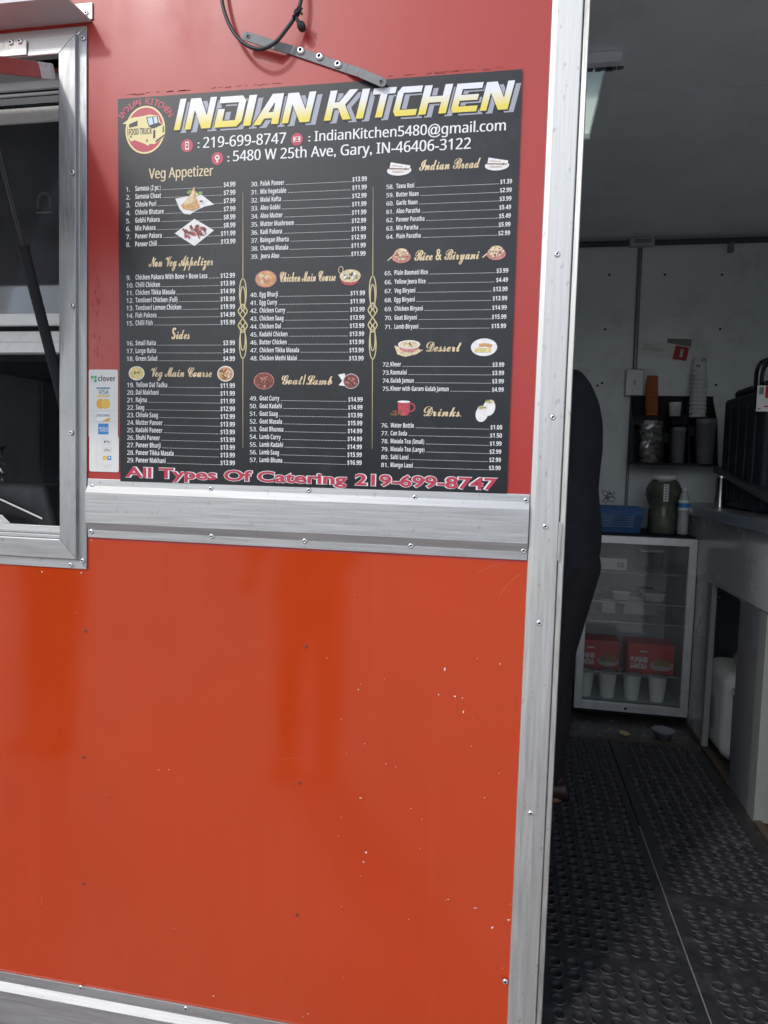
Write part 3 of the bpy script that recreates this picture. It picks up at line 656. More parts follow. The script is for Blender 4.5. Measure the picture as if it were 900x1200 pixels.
# --- the lists
def script(s):
    o = ''
    for ch in s:
        if ch == 'S': o += chr(0x1D64E)
        elif 'A' <= ch <= 'Z': o += chr(0x1D4D0+ord(ch)-65)
        elif 'a' <= ch <= 'z': o += chr(0x1D4EA+ord(ch)-97)
        else: o += ch
    return o
SECT = [
 ('Veg Appetizer', (174.4, 249.4, 209.5, 10), 148, 158.6, 275.8, 275.8, 223.9, 288.9, 1, ['Samosa (2 pc.)|4.99', 'Samosa Chaat|7.99', 'Chhole Puri|7.99', 'Chhole Bhature|7.99', 'Gobhi Pakora|8.99', 'Mix Pakora|8.99', 'Paneer Pakora|11.99', 'Paneer Chili|13.99']),
 ('Non Veg Appetizer', (174.4, 249.4, 312.8, 9), 148.3, 158.9, 275.3, 275.3, 327.8, 381.2, 9, ['Chicken Pakora With Bone + Bone Less|12.99', 'Chilli Chicken|13.99', 'Chicken Tikka Masala|14.99', 'Tandoori Chicken (Full)|18.99', 'Tandoori Lemon Chicken|19.99', 'Fish Pakora|14.99', 'Chilli Fish|15.99']),
 ('Sides', (201, 222, 397.4, 9), 148.6, 159, 275.3, 275.3, 404.7, 422.8, 16, ['Small Raita|3.99', 'Large Raita|4.99', 'Green Salad|4.99']),
 ('Veg Main Course', (176.7, 247.8, 441.4, 8.5), 149, 159.3, 275.3, 275.3, 453.6, 541.7, 19, ['Yellow Dal Tadka|11.99', 'Dal Makhani|11.99', 'Rajma|11.99', 'Saag|12.99', 'Chhole Saag|12.99', 'Mutter Paneer|13.99', 'Kadahi Paneer|13.99', 'Shahi Paneer|13.99', 'Paneer Bhurji|13.99', 'Paneer Tikka Masala|13.99', 'Paneer Makhani|13.99']),
 ('', None, 294.2, 305.2, 429.7, 428.3, 217.8, 302.8, 30, ['Palak Paneer|13.99', 'Mix Vegetable|11.99', 'Malai Kofta|12.99', 'Aloo Gobhi|11.99', 'Aloo Mutter|11.99', 'Mutter Mushroom|12.99', 'Kadi Pakora|11.99', 'Baingan Bharta|12.99', 'Channa Masala|11.99', 'Jeera Aloo|11.99']),
 ('Chicken Main Course', (327.8, 392.8, 330.5, 9.5), 293.3, 304.2, 427.6, 426, 347.8, 422.2, 40, ['Egg Bhurji|11.99', 'Egg Curry|11.99', 'Chicken Curry|13.99', 'Chicken Saag|13.99', 'Chicken Dal|13.99', 'Kadahi Chicken|13.99', 'Butter Chicken|13.99', 'Chicken Tikka Masala|13.99', 'Chicken Methi Malai|13.99']),
 ('Goat/Lamb', (330, 389, 450.4, 8.5), 292.8, 304.2, 425, 423.8, 469.2, 541.4, 49, ['Goat Curry|14.99', 'Goat Kadahi|14.99', 'Goat Saag|13.99', 'Goat Masala|15.99', 'Goat Bhunna|14.99', 'Lamb Curry|14.99', 'Lamb Kadahi|14.99', 'Lamb Saag|15.99', 'Lamb Bhuna|16.99']),
 ('Indian Bread', (491, 562.4, 200, 10), 452.8, 464.4, 599.7, 597.5, 220.8, 279.4, 58, ['Tawa Roti|1.39', 'Butter Naan|2.99', 'Garlic Naan|3.99', 'Aloo Paratha|5.49', 'Paneer Paratha|5.49', 'Mix Paratha|5.99', 'Plain Paratha|2.99']),
 ('Rice & Biryani', (485.6, 561, 305.5, 10), 450.8, 462.2, 595.5, 592.8, 322.2, 385.3, 65, ['Plain Basmati Rice|3.99', 'Yellow Jeera Rice|4.49', 'Veg Biryani|13.99', 'Egg Biryani|13.99', 'Chicken Biryani|14.99', 'Goat Biryani|15.99', 'Lamb Biryani|15.99']),
 ('Dessert', (499.4, 540, 412, 9.5), 448.3, 457.6, 590.8, 590.2, 429.4, 457.8, 72, ['Kheer|3.99', 'Rasmalai|3.99', 'Gulab Jamun|3.99', 'Kheer with Garam Gulab Jamun|4.99']),
 ('Drinks', (496.4, 538.5, 487.5, 9.5), 446.7, 457.7, 588.5, 586.7, 500.8, 547.2, 76, ['Water Bottle|1.00', 'Can Soda|1.50', 'Masala Tea (Small)|1.99', 'Masala Tea (Large)|2.99', 'Salti Lassi|2.99', 'Mango Lassi|3.99'])]
tcream = mat('cream_script_print', (.70, .55, .34), .35, var=.35, vscale=40)
for title, tb, nx, ix, p0_, p1_, ya, yz, num, items in SECT:
    FAC = 46*CAPH/4.6/(text2d('Chicken Tikka Masala', .016, 0, 2)[3])
    if title:
        b = MB(); X, Z = Bp(tb[0], tb[2]); X2 = Bp(tb[1], tb[2])[0]
        st = title if title == 'Veg Appetizer' else script(title)
        put(b, st, X, Z, tb[3]*(1 if title == 'Veg Appetizer' else 1.28)*pxs(tb[0], tb[2]), Y1, width=X2-X, off=(.012 if title == 'Veg Appetizer' else 0), res=4)
        if title == 'Drinks': put(b, '.', X2+.001, Z, tb[3]*pxs(tb[0], tb[2])*.8, Y1)
        b.build('section_heading', tcream if title != 'Veg Appetizer' else I_CREAM, MBD)
    b = MB(); N = len(items)
    for i, it in enumerate(items):
        f = i/(N-1); yb = ya+(yz-ya)*f; nm, pr = it.split('|'); k = pxs(ix, yb); cap = 4.6*k
        X, Z = Bp(ix, yb); XN = Bp(nx, yb)[0]
        put(b, str(num+i)+'.', XN, Z-.0005, cap*.98, Y1, off=.012, width=None, res=2)
        wd = put(b, nm, X, Z, cap*1.08, Y1, width=(text2d(nm, .016, 0, 2)[3]-text2d(nm, .016, 0, 2)[2])*cap/CAPH*FAC, off=.016, res=2)
        XR_ = Bp(p0_+(p1_-p0_)*f, yb)[0]
        pw = put(b, '$'+pr, XR_, Z, cap*1.02, Y1, align='r', off=.010, width=(text2d('$'+pr, .01, 0, 2)[3])*cap/CAPH*FAC*1.24, res=2)
        x = X+wd+.0035; xe = XR_-pw-.0012
        while x < xe-.0014: b.poly([(x, Y1, Z-.0002), (x+.0017, Y1, Z-.0002), (x+.0017, Y1, Z+.00055), (x, Y1, Z+.00055)]); x += .0029
    b.build('item_list', I_W, MBD)

# --- catering line
X, Z = Bp(147.2, 560); X2 = Bp(406.5, 566.4)[0]; X3 = Bp(416, 566.6)[0]; X4 = Bp(582.8, 570.8)[0]; kz = pxs(360, 566)
zz = Bp(360, 566)[1]
for nm, off, ml, y in (('catering_outline', .062, I_W, Y1), ('catering_lettering', .026, I_RED, Y3)):
    b = MB(); e_ = (off-.026)*.016
    put(b, 'All Types Of Catering', X-e_, zz, 11.2*kz, y, width=X2-X+2*e_, off=off); put(b, '219-699-8747', X3-e_, zz, 11.6*kz, y, width=X4-X3+2*e_, off=off); b.build(nm, ml, MBD)

# --- dividers with a knot ornament
for px0, ytop, ybot, yo0, yo1 in ((284.7, 226, 525, 326.4, 420), (437.3, 219, 526, 323.6, 420.8)):
    b = MB(); pxb = px0 - (1.2 if px0 > 400 else 0)
    for a0_, a1_ in ((ytop, yo0), (yo1, ybot)):
        n = 8
        for i in range(n):
            ua, ub = a0_+(a1_-a0_)*i/n, a0_+(a1_-a0_)*(i+1)/n
            wv = lambda u: .42*(1-.65*abs(((u-a0_)/(a1_-a0_)) - (1 if a0_ == ytop else 0)))
            xm = lambda u: px0+(pxb-px0)*(u-ytop)/(ybot-ytop)
            A_, B2, C2, D2 = Bp(xm(ua)-wv(ua), ua), Bp(xm(ua)+wv(ua), ua), Bp(xm(ub)+wv(ub), ub), Bp(xm(ub)-wv(ub), ub)
            b.poly([(q[0], Y1, q[1]) for q in (A_, B2, C2, D2)])
    ym = (yo0+yo1)/2; hh = (yo1-yo0)/2; xc = px0-(.5 if px0 > 400 else 0)
    def strand(fn, y, wd=.62):
        N = 44
        for i in range(N):
            (xa, ya2), (xb, yb2) = fn(i/N), fn((i+1)/N); dx, dy = xb-xa, yb2-ya2; L2 = math.hypot(dx, dy)+1e-6; nx2, ny2 = -dy/L2*wd, dx/L2*wd
            b.poly([(q[0], y, q[1]) for q in (Bp(xa+nx2, ya2+ny2), Bp(xb+nx2, yb2+ny2), Bp(xb-nx2, yb2-ny2), Bp(xa-nx2, ya2-ny2))])
    strand(lambda t: (xc+3.9*math.sin(2*PI*t)*(1), ym-hh*.64-hh*.36*math.cos(2*PI*t)), Y1)
    strand(lambda t: (xc+3.9*math.sin(2*PI*t), ym+hh*.64-hh*.36*math.cos(2*PI*t)), Y1-.0001)
    strand(lambda t: (xc+2.9*math.sin(2*PI*t), ym-hh*.49-hh*.31*math.cos(2*PI*t)), Y2)
    strand(lambda t: (xc+2.9*math.sin(2*PI*t), ym+hh*.49-hh*.31*math.cos(2*PI*t)), Y2-.0001)
    tri = lambda t: 2/PI*math.asin(max(-1, min(1, math.sin(2*PI*t)))); zz_ = lambda t: .55*tri(t)+.45*math.sin(2*PI*t)
    strand(lambda t: (xc+5.4*zz_(t), ym-hh*.36+hh*.72*t), Y3, .7); strand(lambda t: (xc-5.4*zz_(t), ym-hh*.36+hh*.72*t), Y3-.0001, .7)
    strand(lambda t: (xc+3.0*zz_(1.5*t+.25), ym-hh*.30+hh*.60*t), Y4, .6); strand(lambda t: (xc-3.0*zz_(1.5*t+.25), ym-hh*.30+hh*.60*t), Y4-.0001, .6)
    b.build('divider', I_GOLD, MBD)

# --- food pictures (printed)
fd = lambda nm, c: mat('food_'+nm, c, .35, var=.42, vscale=330, dirt=tuple(q*.35 for q in c), dscale=180, damt=.55)
PAL = [mat('food_plate', (.80, .79, .79), .35, var=.12, vscale=160), fd('tan', (.62, .34, .13)), fd('meat', (.20, .05, .04)), fd('pink', (.56, .22, .19)), fd('green', (.20, .33, .11)), fd('brown', (.22, .09, .04)), fd('yellow', (.70, .58, .22)), fd('red', (.46, .06, .08)), fd('cream', (.70, .58, .38)), I_LG, I_DK]
PL, TAN, MEAT, PINK, GRN, BRN, YEL, RED, CRM, LGR, DKK = range(11)
def picture(fn): c = MB(); fn(c); c.build('food_picture', PAL, MBD)
def blobs(c, px, py, rx, ry, n, cols, s0, s1, seed, y0=Y3):
    r = random.Random(seed)
    for i in range(n):
        q = r.uniform(0, 2*PI); d = math.sqrt(r.random()); ell(c, px+rx*d*math.cos(q), py+ry*d*math.sin(q), r.uniform(s0, s1), r.uniform(s0, s1)*.8, y0-.00003*(i+1), r.choice(cols), 9, wob=.2, seed=seed*50+i, rot=r.random()*3)
def samosa(c):
    o = (195, 215); f = lambda pts: [(o[0]+x/13.85-227.8, o[1]+y/13.85-235.6) for x, y in pts]
    shp(c, 227.8, 235.6, f([(145, 240), (330, 215), (560, 190), (775, 350), (620, 375), (470, 435), (390, 482), (290, 470), (215, 390)]), Y2, PL)
    blobs(c, 228.5, 226.5, 8.5, 3.2, 12, [GRN, YEL, GRN], 1.2, 2.3, 5, Y2-.0001)
    shp(c, 227.8, 235.6, f([(455, 70), (490, 240), (550, 385), (430, 425), (280, 395), (240, 345), (330, 270), (400, 170)]), Y4-.0003, TAN)
    shp(c, 227.8, 235.6, f([(455, 90), (440, 300), (330, 340), (290, 330), (400, 190)]), Y4-.0004, CRM); ell(c, 236.2, 236.4, 4.0, 2.4, Y4-.0002, PL); ell(c, 236.2, 236.2, 2.2, 1.0, Y4-.0003, MEAT)
picture(samosa)
def tikka(c):
    shp(c, 227.8, 272.5, [(0, -14.5), (23, -1.5), (0.5, 14.5), (-23, 0.3)], Y2, PL); blobs(c, 228, 272.5, 14.5, 7.2, 46, [MEAT, MEAT, PINK, BRN, RED, LGR], 1.3, 2.7, 9)
picture(tikka)
def bowl1(c): ell(c, 160.3, 437.5, 9.3, 7.5, Y2, PL); ell(c, 160.3, 437.3, 8.2, 6.5, Y3, YEL); blobs(c, 160.3, 437, 3.6, 1.2, 8, [BRN, GRN], .6, 1.3, 2, Y4)
picture(bowl1)
def bowl2(c): ell(c, 264.4, 438, 9.6, 8.6, Y2, PL); ell(c, 264.4, 438, 8.6, 7.6, Y3, TAN); blobs(c, 264.4, 438, 6.5, 5.5, 30, [TAN, CRM, BRN, RED, CRM], .8, 2.0, 3, Y4)
picture(bowl2)
def tray1(c): ell(c, 311.7, 327, 12.6, 9.3, Y2, PINK); ell(c, 311.7, 327, 11, 8, Y3, TAN); blobs(c, 311.7, 327, 8, 5, 16, [TAN, CRM, PINK], 1.6, 3.2, 7, Y4)
picture(tray1)
def pot(c): ring(c, 399.5, 316.5, 3, 4.2, .7, Y2, CRM, 20); ell(c, 410, 327.5, 10.5, 6.8, Y2-.0001, RED); ell(c, 410.5, 323.5, 12.3, 7.3, Y3, CRM); blobs(c, 410.5, 323.5, 9, 4.6, 26, [LGR, GRN, CRM, DKK, PL], .8, 1.9, 12, Y4)
picture(pot)
def plate3(c): ell(c, 309.5, 446.5, 12, 9.3, Y2, PINK); ell(c, 309.5, 446.5, 11, 8.4, Y3, MEAT); blobs(c, 309.5, 446.5, 9, 6.4, 40, [MEAT, BRN, PINK, MEAT], .8, 1.8, 13, Y4)
picture(plate3)
def plate4(c):
    shp(c, 409, 446.4, [(-13, -7), (-5, -8.5), (-4, 0), (-3, 6), (-12, 5), (-8, 0)], Y2, PL); ell(c, 411.5, 446.8, 9.4, 8.6, Y2-.0002, LGR); ell(c, 411.5, 446.8, 8.6, 7.8, Y3, MEAT); blobs(c, 411.5, 446.8, 7, 6, 34, [MEAT, BRN, PINK, DKK], .7, 1.7, 14, Y4)
picture(plate4)
def naan(px, py):
    def f(c):
        ell(c, px, py+2.2, 14.2, 5.6, Y2, PL); shp(c, px, py, [(-10, -7.5), (2, -5), (13, -3), (12, 2), (-12, 2), (-11, -2)], Y3, PL); shp(c, px, py, [(-12, -1), (12, .5), (12, 1.4), (-12, .3)], Y4, BRN); shp(c, px, py, [(-9, -4), (4, -2.5), (4, -1.9), (-9, -3.3)], Y4, TAN)
        shp(c, px, py, [(-8, 3), (6, 3.6), (6, 4.3), (-8, 3.7)], Y4, TAN); blobs(c, px+7.5, py+.8, 2.2, 1.2, 6, [GRN, BRN], .5, 1.0, 6, Y4-.0001)
    picture(f)
naan(467.8, 197.8); naan(582.4, 192)
def biryani(px, py, sd):
    def f(c): shp(c, px, py, [(-16, 5), (-9, -1), (-8, 0), (-15, 6)], Y1, CRM); ell(c, px+.5, py+2, 11.2, 6.8, Y2, PINK); ell(c, px+.5, py-1.5, 8.5, 6.5, Y2-.0002, CRM); blobs(c, px+.5, py-.5, 9, 6.5, 44, [CRM, TAN, BRN, PINK, PL, RED], .6, 1.5, sd)
    picture(f)
biryani(470, 299.4, 21); biryani(581, 296, 22)
def dessert1(c):
    shp(c, 478.9, 407, [(-17, -2), (-9, 0), (10, 2), (17, 3), (9, 8), (-4, 11), (-13, 8)], Y1, CRM); ell(c, 479.5, 407.5, 11.5, 5.5, Y2, PINK); ell(c, 479.5, 403.8, 13, 5.0, Y3, PL); ell(c, 479.5, 403.8, 11, 3.8, Y3-.0002, CRM); blobs(c, 479, 403.5, 4.5, 1.6, 6, [BRN, MEAT], .7, 1.3, 31, Y4)
picture(dessert1)
def dessert2(c):
    ell(c, 567.2, 407, 15.4, 10.3, Y2, PL)
    for q in ([(-6, -4), (2, -5), (3, -1), (-6, 0)], [(3, -5), (10, -3), (8, 1), (2, -1)]): shp(c, 567.2, 407, q, Y3, TAN)
    shp(c, 567.2, 407, [(-11, 1), (8, 1), (8, 6), (-11, 6)], Y3-.0001, YEL)
picture(dessert2)
def cup(c):
    shp(c, 472.8, 479, [(-7, -8.5), (8, -8.2), (7, 5), (4, 8), (-3, 8), (-6, 5)], Y2, RED); ell(c, 473.3, 470.8, 7.5, 1.3, Y3, PL); ring(c, 481.5, 477.5, 5.4, 5.2, 1.7, Y1, RED, 24); blobs(c, 465, 484.5, 8, 3, 16, [BRN, TAN, BRN], .9, 2.0, 41, Y1-.0001); blobs(c, 476, 486, 8, 1.5, 8, [RED, BRN], .5, 1.0, 42, Y4)
picture(cup)
def glasses(c):
    for dx, dy in ((4.5, -4), (-4, 3)):
        ell(c, 568.6+dx, 482+dy, 7.2, 9.6, Y2-.0002*(dx < 0), PL, rot=-.2); ell(c, 568.6+dx+.8, 482+dy-7.2, 5.4, 2.2, Y3-.0002*(dx < 0), CRM); blobs(c, 568.6+dx+.5, 482+dy-7.8, 4, 1.5, 7, [GRN, CRM, TAN], .7, 1.3, 51+dy, Y4-.0002*(dx < 0))
picture(glasses)

# ================================================================== PAYMENT STICKER (left of the menu)
PS = thing('payment_sticker', 'narrow white card payment sticker with clover and card logos beside the menu', 'sticker', (-.84, -.001, 1.19))
YS = -.0012
def rrect(px0, px1, py0, py1, y, r, inset=0):
    a, c_ = PY(px0, py1, y), PY(px1, py0, y); x0, z0, x1, z1 = a[0]+inset, a[2]+inset, c_[0]-inset, c_[2]-inset; P = []
    for cx_, cz_, q0 in ((x1-r, z1-r, 0), (x0+r, z1-r, PI/2), (x0+r, z0+r, PI), (x1-r, z0+r, 1.5*PI)):
        for i in range(6): q = q0+PI/2*i/5; P.append((cx_+r*math.cos(q), y, cz_+r*math.sin(q)))
    return P
b = MB(); b.plate([q for q in rrect(104, 138.4, 433.2, 513, YS, .004)][::-1], (0, .0008, 0)); b.build('upper_card', M['paper'], PS)
b = MB(); b.plate([q for q in rrect(104.6, 139.4, 511.6, 552.3, YS-.0007, .004)][::-1], (0, .0008, 0)); b.build('lower_card', M['paper'], PS)
SP_ = [ink('clover_green', (.05, .36, .14)), I_DK, ink('teal_blue', (.05, .20, .28)), ink('gold_yellow', (.75, .50, .08)), ink('amber', (.72, .36, .05)), I_BLUE, I_W, I_LG, ink('faint_grey', (.58, .59, .60))]
def scr(px, py, y=YS): return PY(95+px/8.88, 425+py/8.88, y)      # coordinates of the enlarged crop
def stx(b, s, x0, x1, yb, cap, mi, y, off=.01):
    q, r = scr(x0, yb, y), scr(x1, yb, y); put(b, s, q[0], q[2], cap/8.88*pxs(120, 490), y, width=r[0]-q[0], off=off, mi=mi)
def sq(b, x0, y0, x1, y1, mi, y): b.poly([scr(x0, y1, y), scr(x1, y1, y), scr(x1, y0, y), scr(x0, y0, y)], mi)
def sell(b, x, y_, rx, ry, mi, y):
    q = scr(x, y_, y); k = pxs(120, 490)/8.88; b.poly([(q[0]+rx*k*math.cos(2*PI*i/24), y, q[2]+ry*k*math.sin(2*PI*i/24)) for i in range(24)], mi)
ya, yb_ = YS-.0002, YS-.0004
b = MB()
for x, y_ in ((117, 152), (149, 152), (149, 188)): sell(b, x, y_, 14, 15, 0, ya)
sell(b, 117, 188, 12, 13, 0, ya); sell(b, 117, 188, 9, 10, 6, yb_)
stx(b, 'clover', 176, 357, 192, 48, 1, ya, .004); b.build('clover_logo', SP_, PS)
b = MB(); sq(b, 160, 258, 302, 272, 2, ya); sq(b, 160, 340, 300, 354, 3, ya); stx(b, 'VISA', 180, 286, 328, 40, 2, ya, .012); b.build('card_logo', SP_, PS)
b = MB(); sell(b, 205, 428, 46, 47, 4, ya); sell(b, 256, 428, 46, 47, 3, yb_); b.build('card_logo', SP_, PS)
b = MB(); sq(b, 158, 512, 300, 612, 8, ya); sq(b, 161, 515, 297, 609, 6, yb_); stx(b, 'DISCOVER', 166, 292, 560, 22, 1, yb_-.0002, .012); yy = yb_-.0002; b.poly([scr(215, 609, yy), scr(297, 609, yy), scr(297, 570, yy)], 4); b.build('card_logo', SP_, PS)
b = MB(); sq(b, 178, 634, 285, 746, 5, ya); stx(b, 'AMERICAN', 186, 278, 692, 20, 6, yb_, .012); stx(b, 'EXPRESS', 196, 283, 718, 20, 6, yb_, .012); b.build('card_logo', SP_, PS)
b = MB(); sq(b, 80, 498, 386, 501, 7, ya); sq(b, 80, 616, 386, 619, 7, ya); b.build('card_seam', SP_, PS)
yl = YS-.0007; ya, yb_ = yl-.0002, yl-.0004
b = MB()
for y0_, tx in ((793, 'Pay'), (880, 'Pay')):
    for q in ((222, y0_, 318, y0_+3), (222, y0_+58, 318, y0_+61), (222, y0_+3, 225, y0_+58), (315, y0_+3, 318, y0_+58)): sq(b, *q, 7, ya)
    stx(b, tx, 262, 302, y0_+40, 24, 1, ya, .0)
sell(b, 246, 823, 9, 10, 1, ya); stx(b, 'G', 238, 258, 922, 24, 1, ya, 0)
sq(b, 225, 970, 268, 1012, 3, ya); sq(b, 274, 970, 314, 1012, 5, ya); sell(b, 294, 988, 9, 9, 6, yb_)
sq(b, 160, 800, 163, 925, 8, ya); sq(b, 160, 985, 163, 1080, 8, ya); stx(b, '•))', 140, 192, 960, 26, 7, ya, 0)
sq(b, 230, 1066, 312, 1074, 7, ya); sq(b, 246, 1088, 296, 1096, 8, ya)
b.build('contactless_marks', SP_, PS)

# ================================================================== STRAP AND CABLE OVER THE MENU
ST = thing('metal_strap', 'grey bent steel strap held by three rivets above the menu title', 'strap', PY(375, 68, 0))
A_, B2, C2, D2, E2, F2 = PY(289, 43, -.020), PY(323, 54, -.017), PY(342, 59, -.0016), PY(407, 81, -.0016), PY(420, 85, -.012), PY(448, 97, -.013)
pts = [Vector(q) for q in (A_, B2, C2, D2, E2, F2)]
b = MB(); hw = .0083; ax = (pts[-1]-pts[0]).normalized(); sd = Vector((ax.z, 0, -ax.x)).normalized()*hw
if sd.z < 0: sd = -sd
tk = Vector((0, -.0025, 0))
for i in range(len(pts)-1):
    p, q = pts[i], pts[i+1]; b.hexa([p-sd, q-sd, q-sd+tk, p-sd+tk, p+sd, q+sd, q+sd+tk, p+sd+tk])
for p, sg in ((pts[0], -1), (pts[-1], 1)):
    P = [p+(sd*math.sin(q)+ax*sg*hw*math.cos(q)) for q in np.linspace(-PI/2, PI/2, 10)]; b.plate(P, tk)
b.build('bar', M['steel_dark'], ST, .0005)
for q in (pts[0]+ax*.004, pts[-1]-ax*.002):
    b = MB(); b.lathe(q+Vector((0, -.0026, 0)), [(.0042, -.0003), (.0042, .0004), (.0028, .0006), (.0026, .0002), (.0001, .0002)], 16, '-y', mis=[0, 0, 1, 1]); b.build('bolt_hole', [M['steel_dark'], M['hole']], ST)
for px, py in ((352.5, 59.5), (374.5, 66.5), (396, 75.5)):
    o = bpy.data.objects.new('rivet', RIV); COL.objects.link(o); o.parent = ST; o.location = Vector(PY(px, py, -.0042))-ORG[ST.name]; o.scale = (1.45,)*3
def catmull(P, n=8):
    P = [Vector(p) for p in P]; P = [P[0]*2-P[1]]+P+[P[-1]*2-P[-2]]; out = []
    for i in range(1, len(P)-2):
        for k in range(n):
            t = k/n; a, b_, c, d = P[i-1:i+3]; out.append(.5*((2*b_)+(-a+c)*t+(2*a-5*b_+4*c-d)*t*t+(-a+3*b_-3*c+d)*t**3))
    out.append(P[-2]); return out
HC = thing('hanging_cable', 'black cable hanging in a loop with a dark plug end above the menu board', 'cable', PY(310, -20, -.02))
b = MB(); b.tube(catmull([PY(255, -70, -.012), PY(258, -20, -.016), PY(262, 10, -.022), PY(271, 33, -.027), PY(285, 50, -.030), PY(303, 57.5, -.031), PY(321, 51, -.030), PY(335, 35, -.027), PY(346, 19, -.024), PY(351.5, 5, -.021), PY(354, -15, -.018), PY(352, -70, -.012)]), .0036, 12); b.build('cable_loop', M['cable'], HC)
b = MB(); b.tube(catmull([PY(348, 16, -.027), PY(347, 20, -.027), PY(352, 30, -.024)]), .0035, 10); b.lathe(PY(354.5, 33.5, -.012), [(.0001, 0), (.007, 0), (.0078, .004), (.0078, .011), (.006, .014), (.0001, .0145)], 16, '-y'); b.build('plug_end', M['cable'], HC)
b = MB(); b.ball(PY(348, 15, -.024), .0062, 8, sc=(1, .9, 1.2)); b.tube([PY(343, 20, -.031), PY(354, 9, -.031)], .0024, 8); b.tube([PY(349, 8, -.030), PY(354, 17, -.030)], .002, 8); b.build('tie', M['black_plastic'], HC)

# ================================================================== INSIDE: MATS
def make_mat(label, x0, x1, y0, y1, seed):
    t = thing('rubber_mat', label, 'floor mat', ((x0+x1)/2, (y0+y1)/2, 0), 'holed rubber mats on the trailer floor')
    r = random.Random(seed); p = .0377; nx = max(1, int((x1-x0-.012)/p)); ny = max(1, int((y1-y0-.012)/p)); zt = .012
    ox = x0+((x1-x0)-nx*p)/2; oy = y0+((y1-y0)-ny*p)/2
    b = MB(); K = 16
    cs = []
    for k in range(K):
        q = 2*PI*k/K; c, s = math.cos(q), math.sin(q); mm = max(abs(c), abs(s)); cs.append((c, s, c/mm, s/mm))
    for i in range(nx):
        for j in range(ny):
            cx, cy = ox+(i+.5)*p, oy+(j+.5)*p; deep = .0065 if r.random() < .25 else .0012; rs = r.uniform(.94, 1.05); dz = r.uniform(-.0006, .0006)
            vs = []
            for f, z in ((None, zt), (.0162*rs, zt), (.0148*rs, zt+.0022+dz), (.0134*rs, zt+.0022+dz), (.0122*rs, zt-.0015), (.0112*rs, deep)):
                for c, s, sx, sy in cs: vs.append((cx+(sx*p/2 if f is None else c*f), cy+(sy*p/2 if f is None else s*f), z))
            fs = [(a*K+k, a*K+(k+1) % K, (a+1)*K+(k+1) % K, (a+1)*K+k) for a in range(5) for k in range(K)]; fs.append(list(range(5*K, 6*K)))
            b.add(vs, fs, 0, False)
    # border round the field of cups
    b.box((x0, y0, 0), (ox, y1, zt)); b.box((ox+nx*p, y0, 0), (x1, y1, zt)); b.box((ox, y0, 0), (ox+nx*p, oy, zt)); b.box((ox, oy+ny*p, 0), (ox+nx*p, y1, zt))
    o = b.build('mat_field', M['black_rubber'], t, fix=False); return t
make_mat('holed black rubber mat at the doorway, left of the pale seam', .112, .4465, -.04, .262, 1)
make_mat('holed black rubber mat deeper inside, left of the pale seam', .112, .4465, .267, 1.60, 2)
make_mat('holed black rubber mat at the doorway, right of the pale seam', .4515, .80, -.04, .262, 3)
make_mat('narrow holed black rubber mat second from the doorway, right of the pale seam', .4515, .80, .267, .530, 4)
make_mat('holed black rubber mat running to the fridge, right of the pale seam', .4515, .80, .535, 1.60, 5)
b = MB(); b.box((.4475, -.03, -.003), (.4508, .90, .0108)); b.build('floor_seam', M['strip'], TR)
b = MB(); b.box((.336, 1.605, -.003), (.815, 1.64, .010)); b.build('floor_batten', M['wood'], TR, .002)
rnd = random.Random(31)
b = MB()
for i in range(60):
    x, y = rnd.uniform(.34, .8), rnd.uniform(1.65, 1.87); s = rnd.uniform(.002, .009); b.plate([(x+s*math.cos(a_)*rnd.uniform(.5, 1.2), y+s*math.sin(a_)*rnd.uniform(.5, 1.2), -.0035) for a_ in (0, 1.2, 2.5, 3.7, 5.0)], (0, 0, rnd.uniform(.0006, .002)))
b.build('floor_crumbs', M['strip'], TR)['kind'] = 'stuff'
t = tagthing(MB().plate([PZ(725.5, 859, .001), PZ(732, 862.5, .001), PZ(739, 861, .001), PZ(735, 857.5, .006), PZ(727, 855.5, .004)], (0, 0, .0008)).build('leaf_scrap', M['leaf']), 'small yellowish scrap lying on the dark floor under the fridge', 'scrap')
c = Vector(PZ(777, 862, 0)); b = MB(); b.lathe((c.x, c.y, -.0035), [(.0001, 0), (.030, 0), (.044, .026), (.047, .0275), (.047, .030), (.042, .028), (.029, .003), (.0001, .003)], 26)
tagthing(b.build('shallow_bowl', mat('grey_bowl', (.20, .21, .24), .4)), 'shallow grey bowl on the dark floor before the fridge corner', 'bowl')

# ================================================================== CONDUIT, OUTLET
CD = thing('electrical_conduit', 'thin grey electrical conduit with boxes running along and down the back wall', 'conduit', (.6, YB-.012, 2.26))
zc = PY(760, 284.5, YB-.014)[2]
b = MB(); b.tube([(-2.6, YB-.014, zc), (1.60, YB-.014, zc)], .014, 12); b.build('ceiling_run', M['conduit_dark'], CD)
a_, c_ = PY(737, 290, YB-.02), PY(767, 278.5, YB-.02); b = MB(); b.box((a_[0], YB-.045, a_[2]), (c_[0], YB-.001, c_[2])); jb = b.build('junction_body', M['box_grey'], CD, .010, 4)
b = MB(); b.box((a_[0]+.018, YB-.0475, a_[2]+.012), (c_[0]-.018, YB-.045, c_[2]-.012)); b.build('cover', M['conduit'], jb, .001)
b = MB(); p_ = PY(857, 288, YB-.02); b.box((p_[0]-.012, YB-.03, p_[2]-.028), (p_[0]+.012, YB-.001, p_[2]+.014)); b.build('pipe_clip', M['conduit'], CD, .002)
b = MB(); b.tube([PY(750.5, 291, YB-.012), PY(744, 432, YB-.012)], .0105, 12); b.build('drop_run', M['conduit'], CD)
a_, c_ = PY(732.5, 463.5, YB-.04), PY(755, 433, YB-.04); b = MB(); b.box((a_[0], YB-.045, a_[2]), (c_[0], YB-.001, c_[2])); ob = b.build('outlet_box', M['box_grey'], CD, .004, 3)
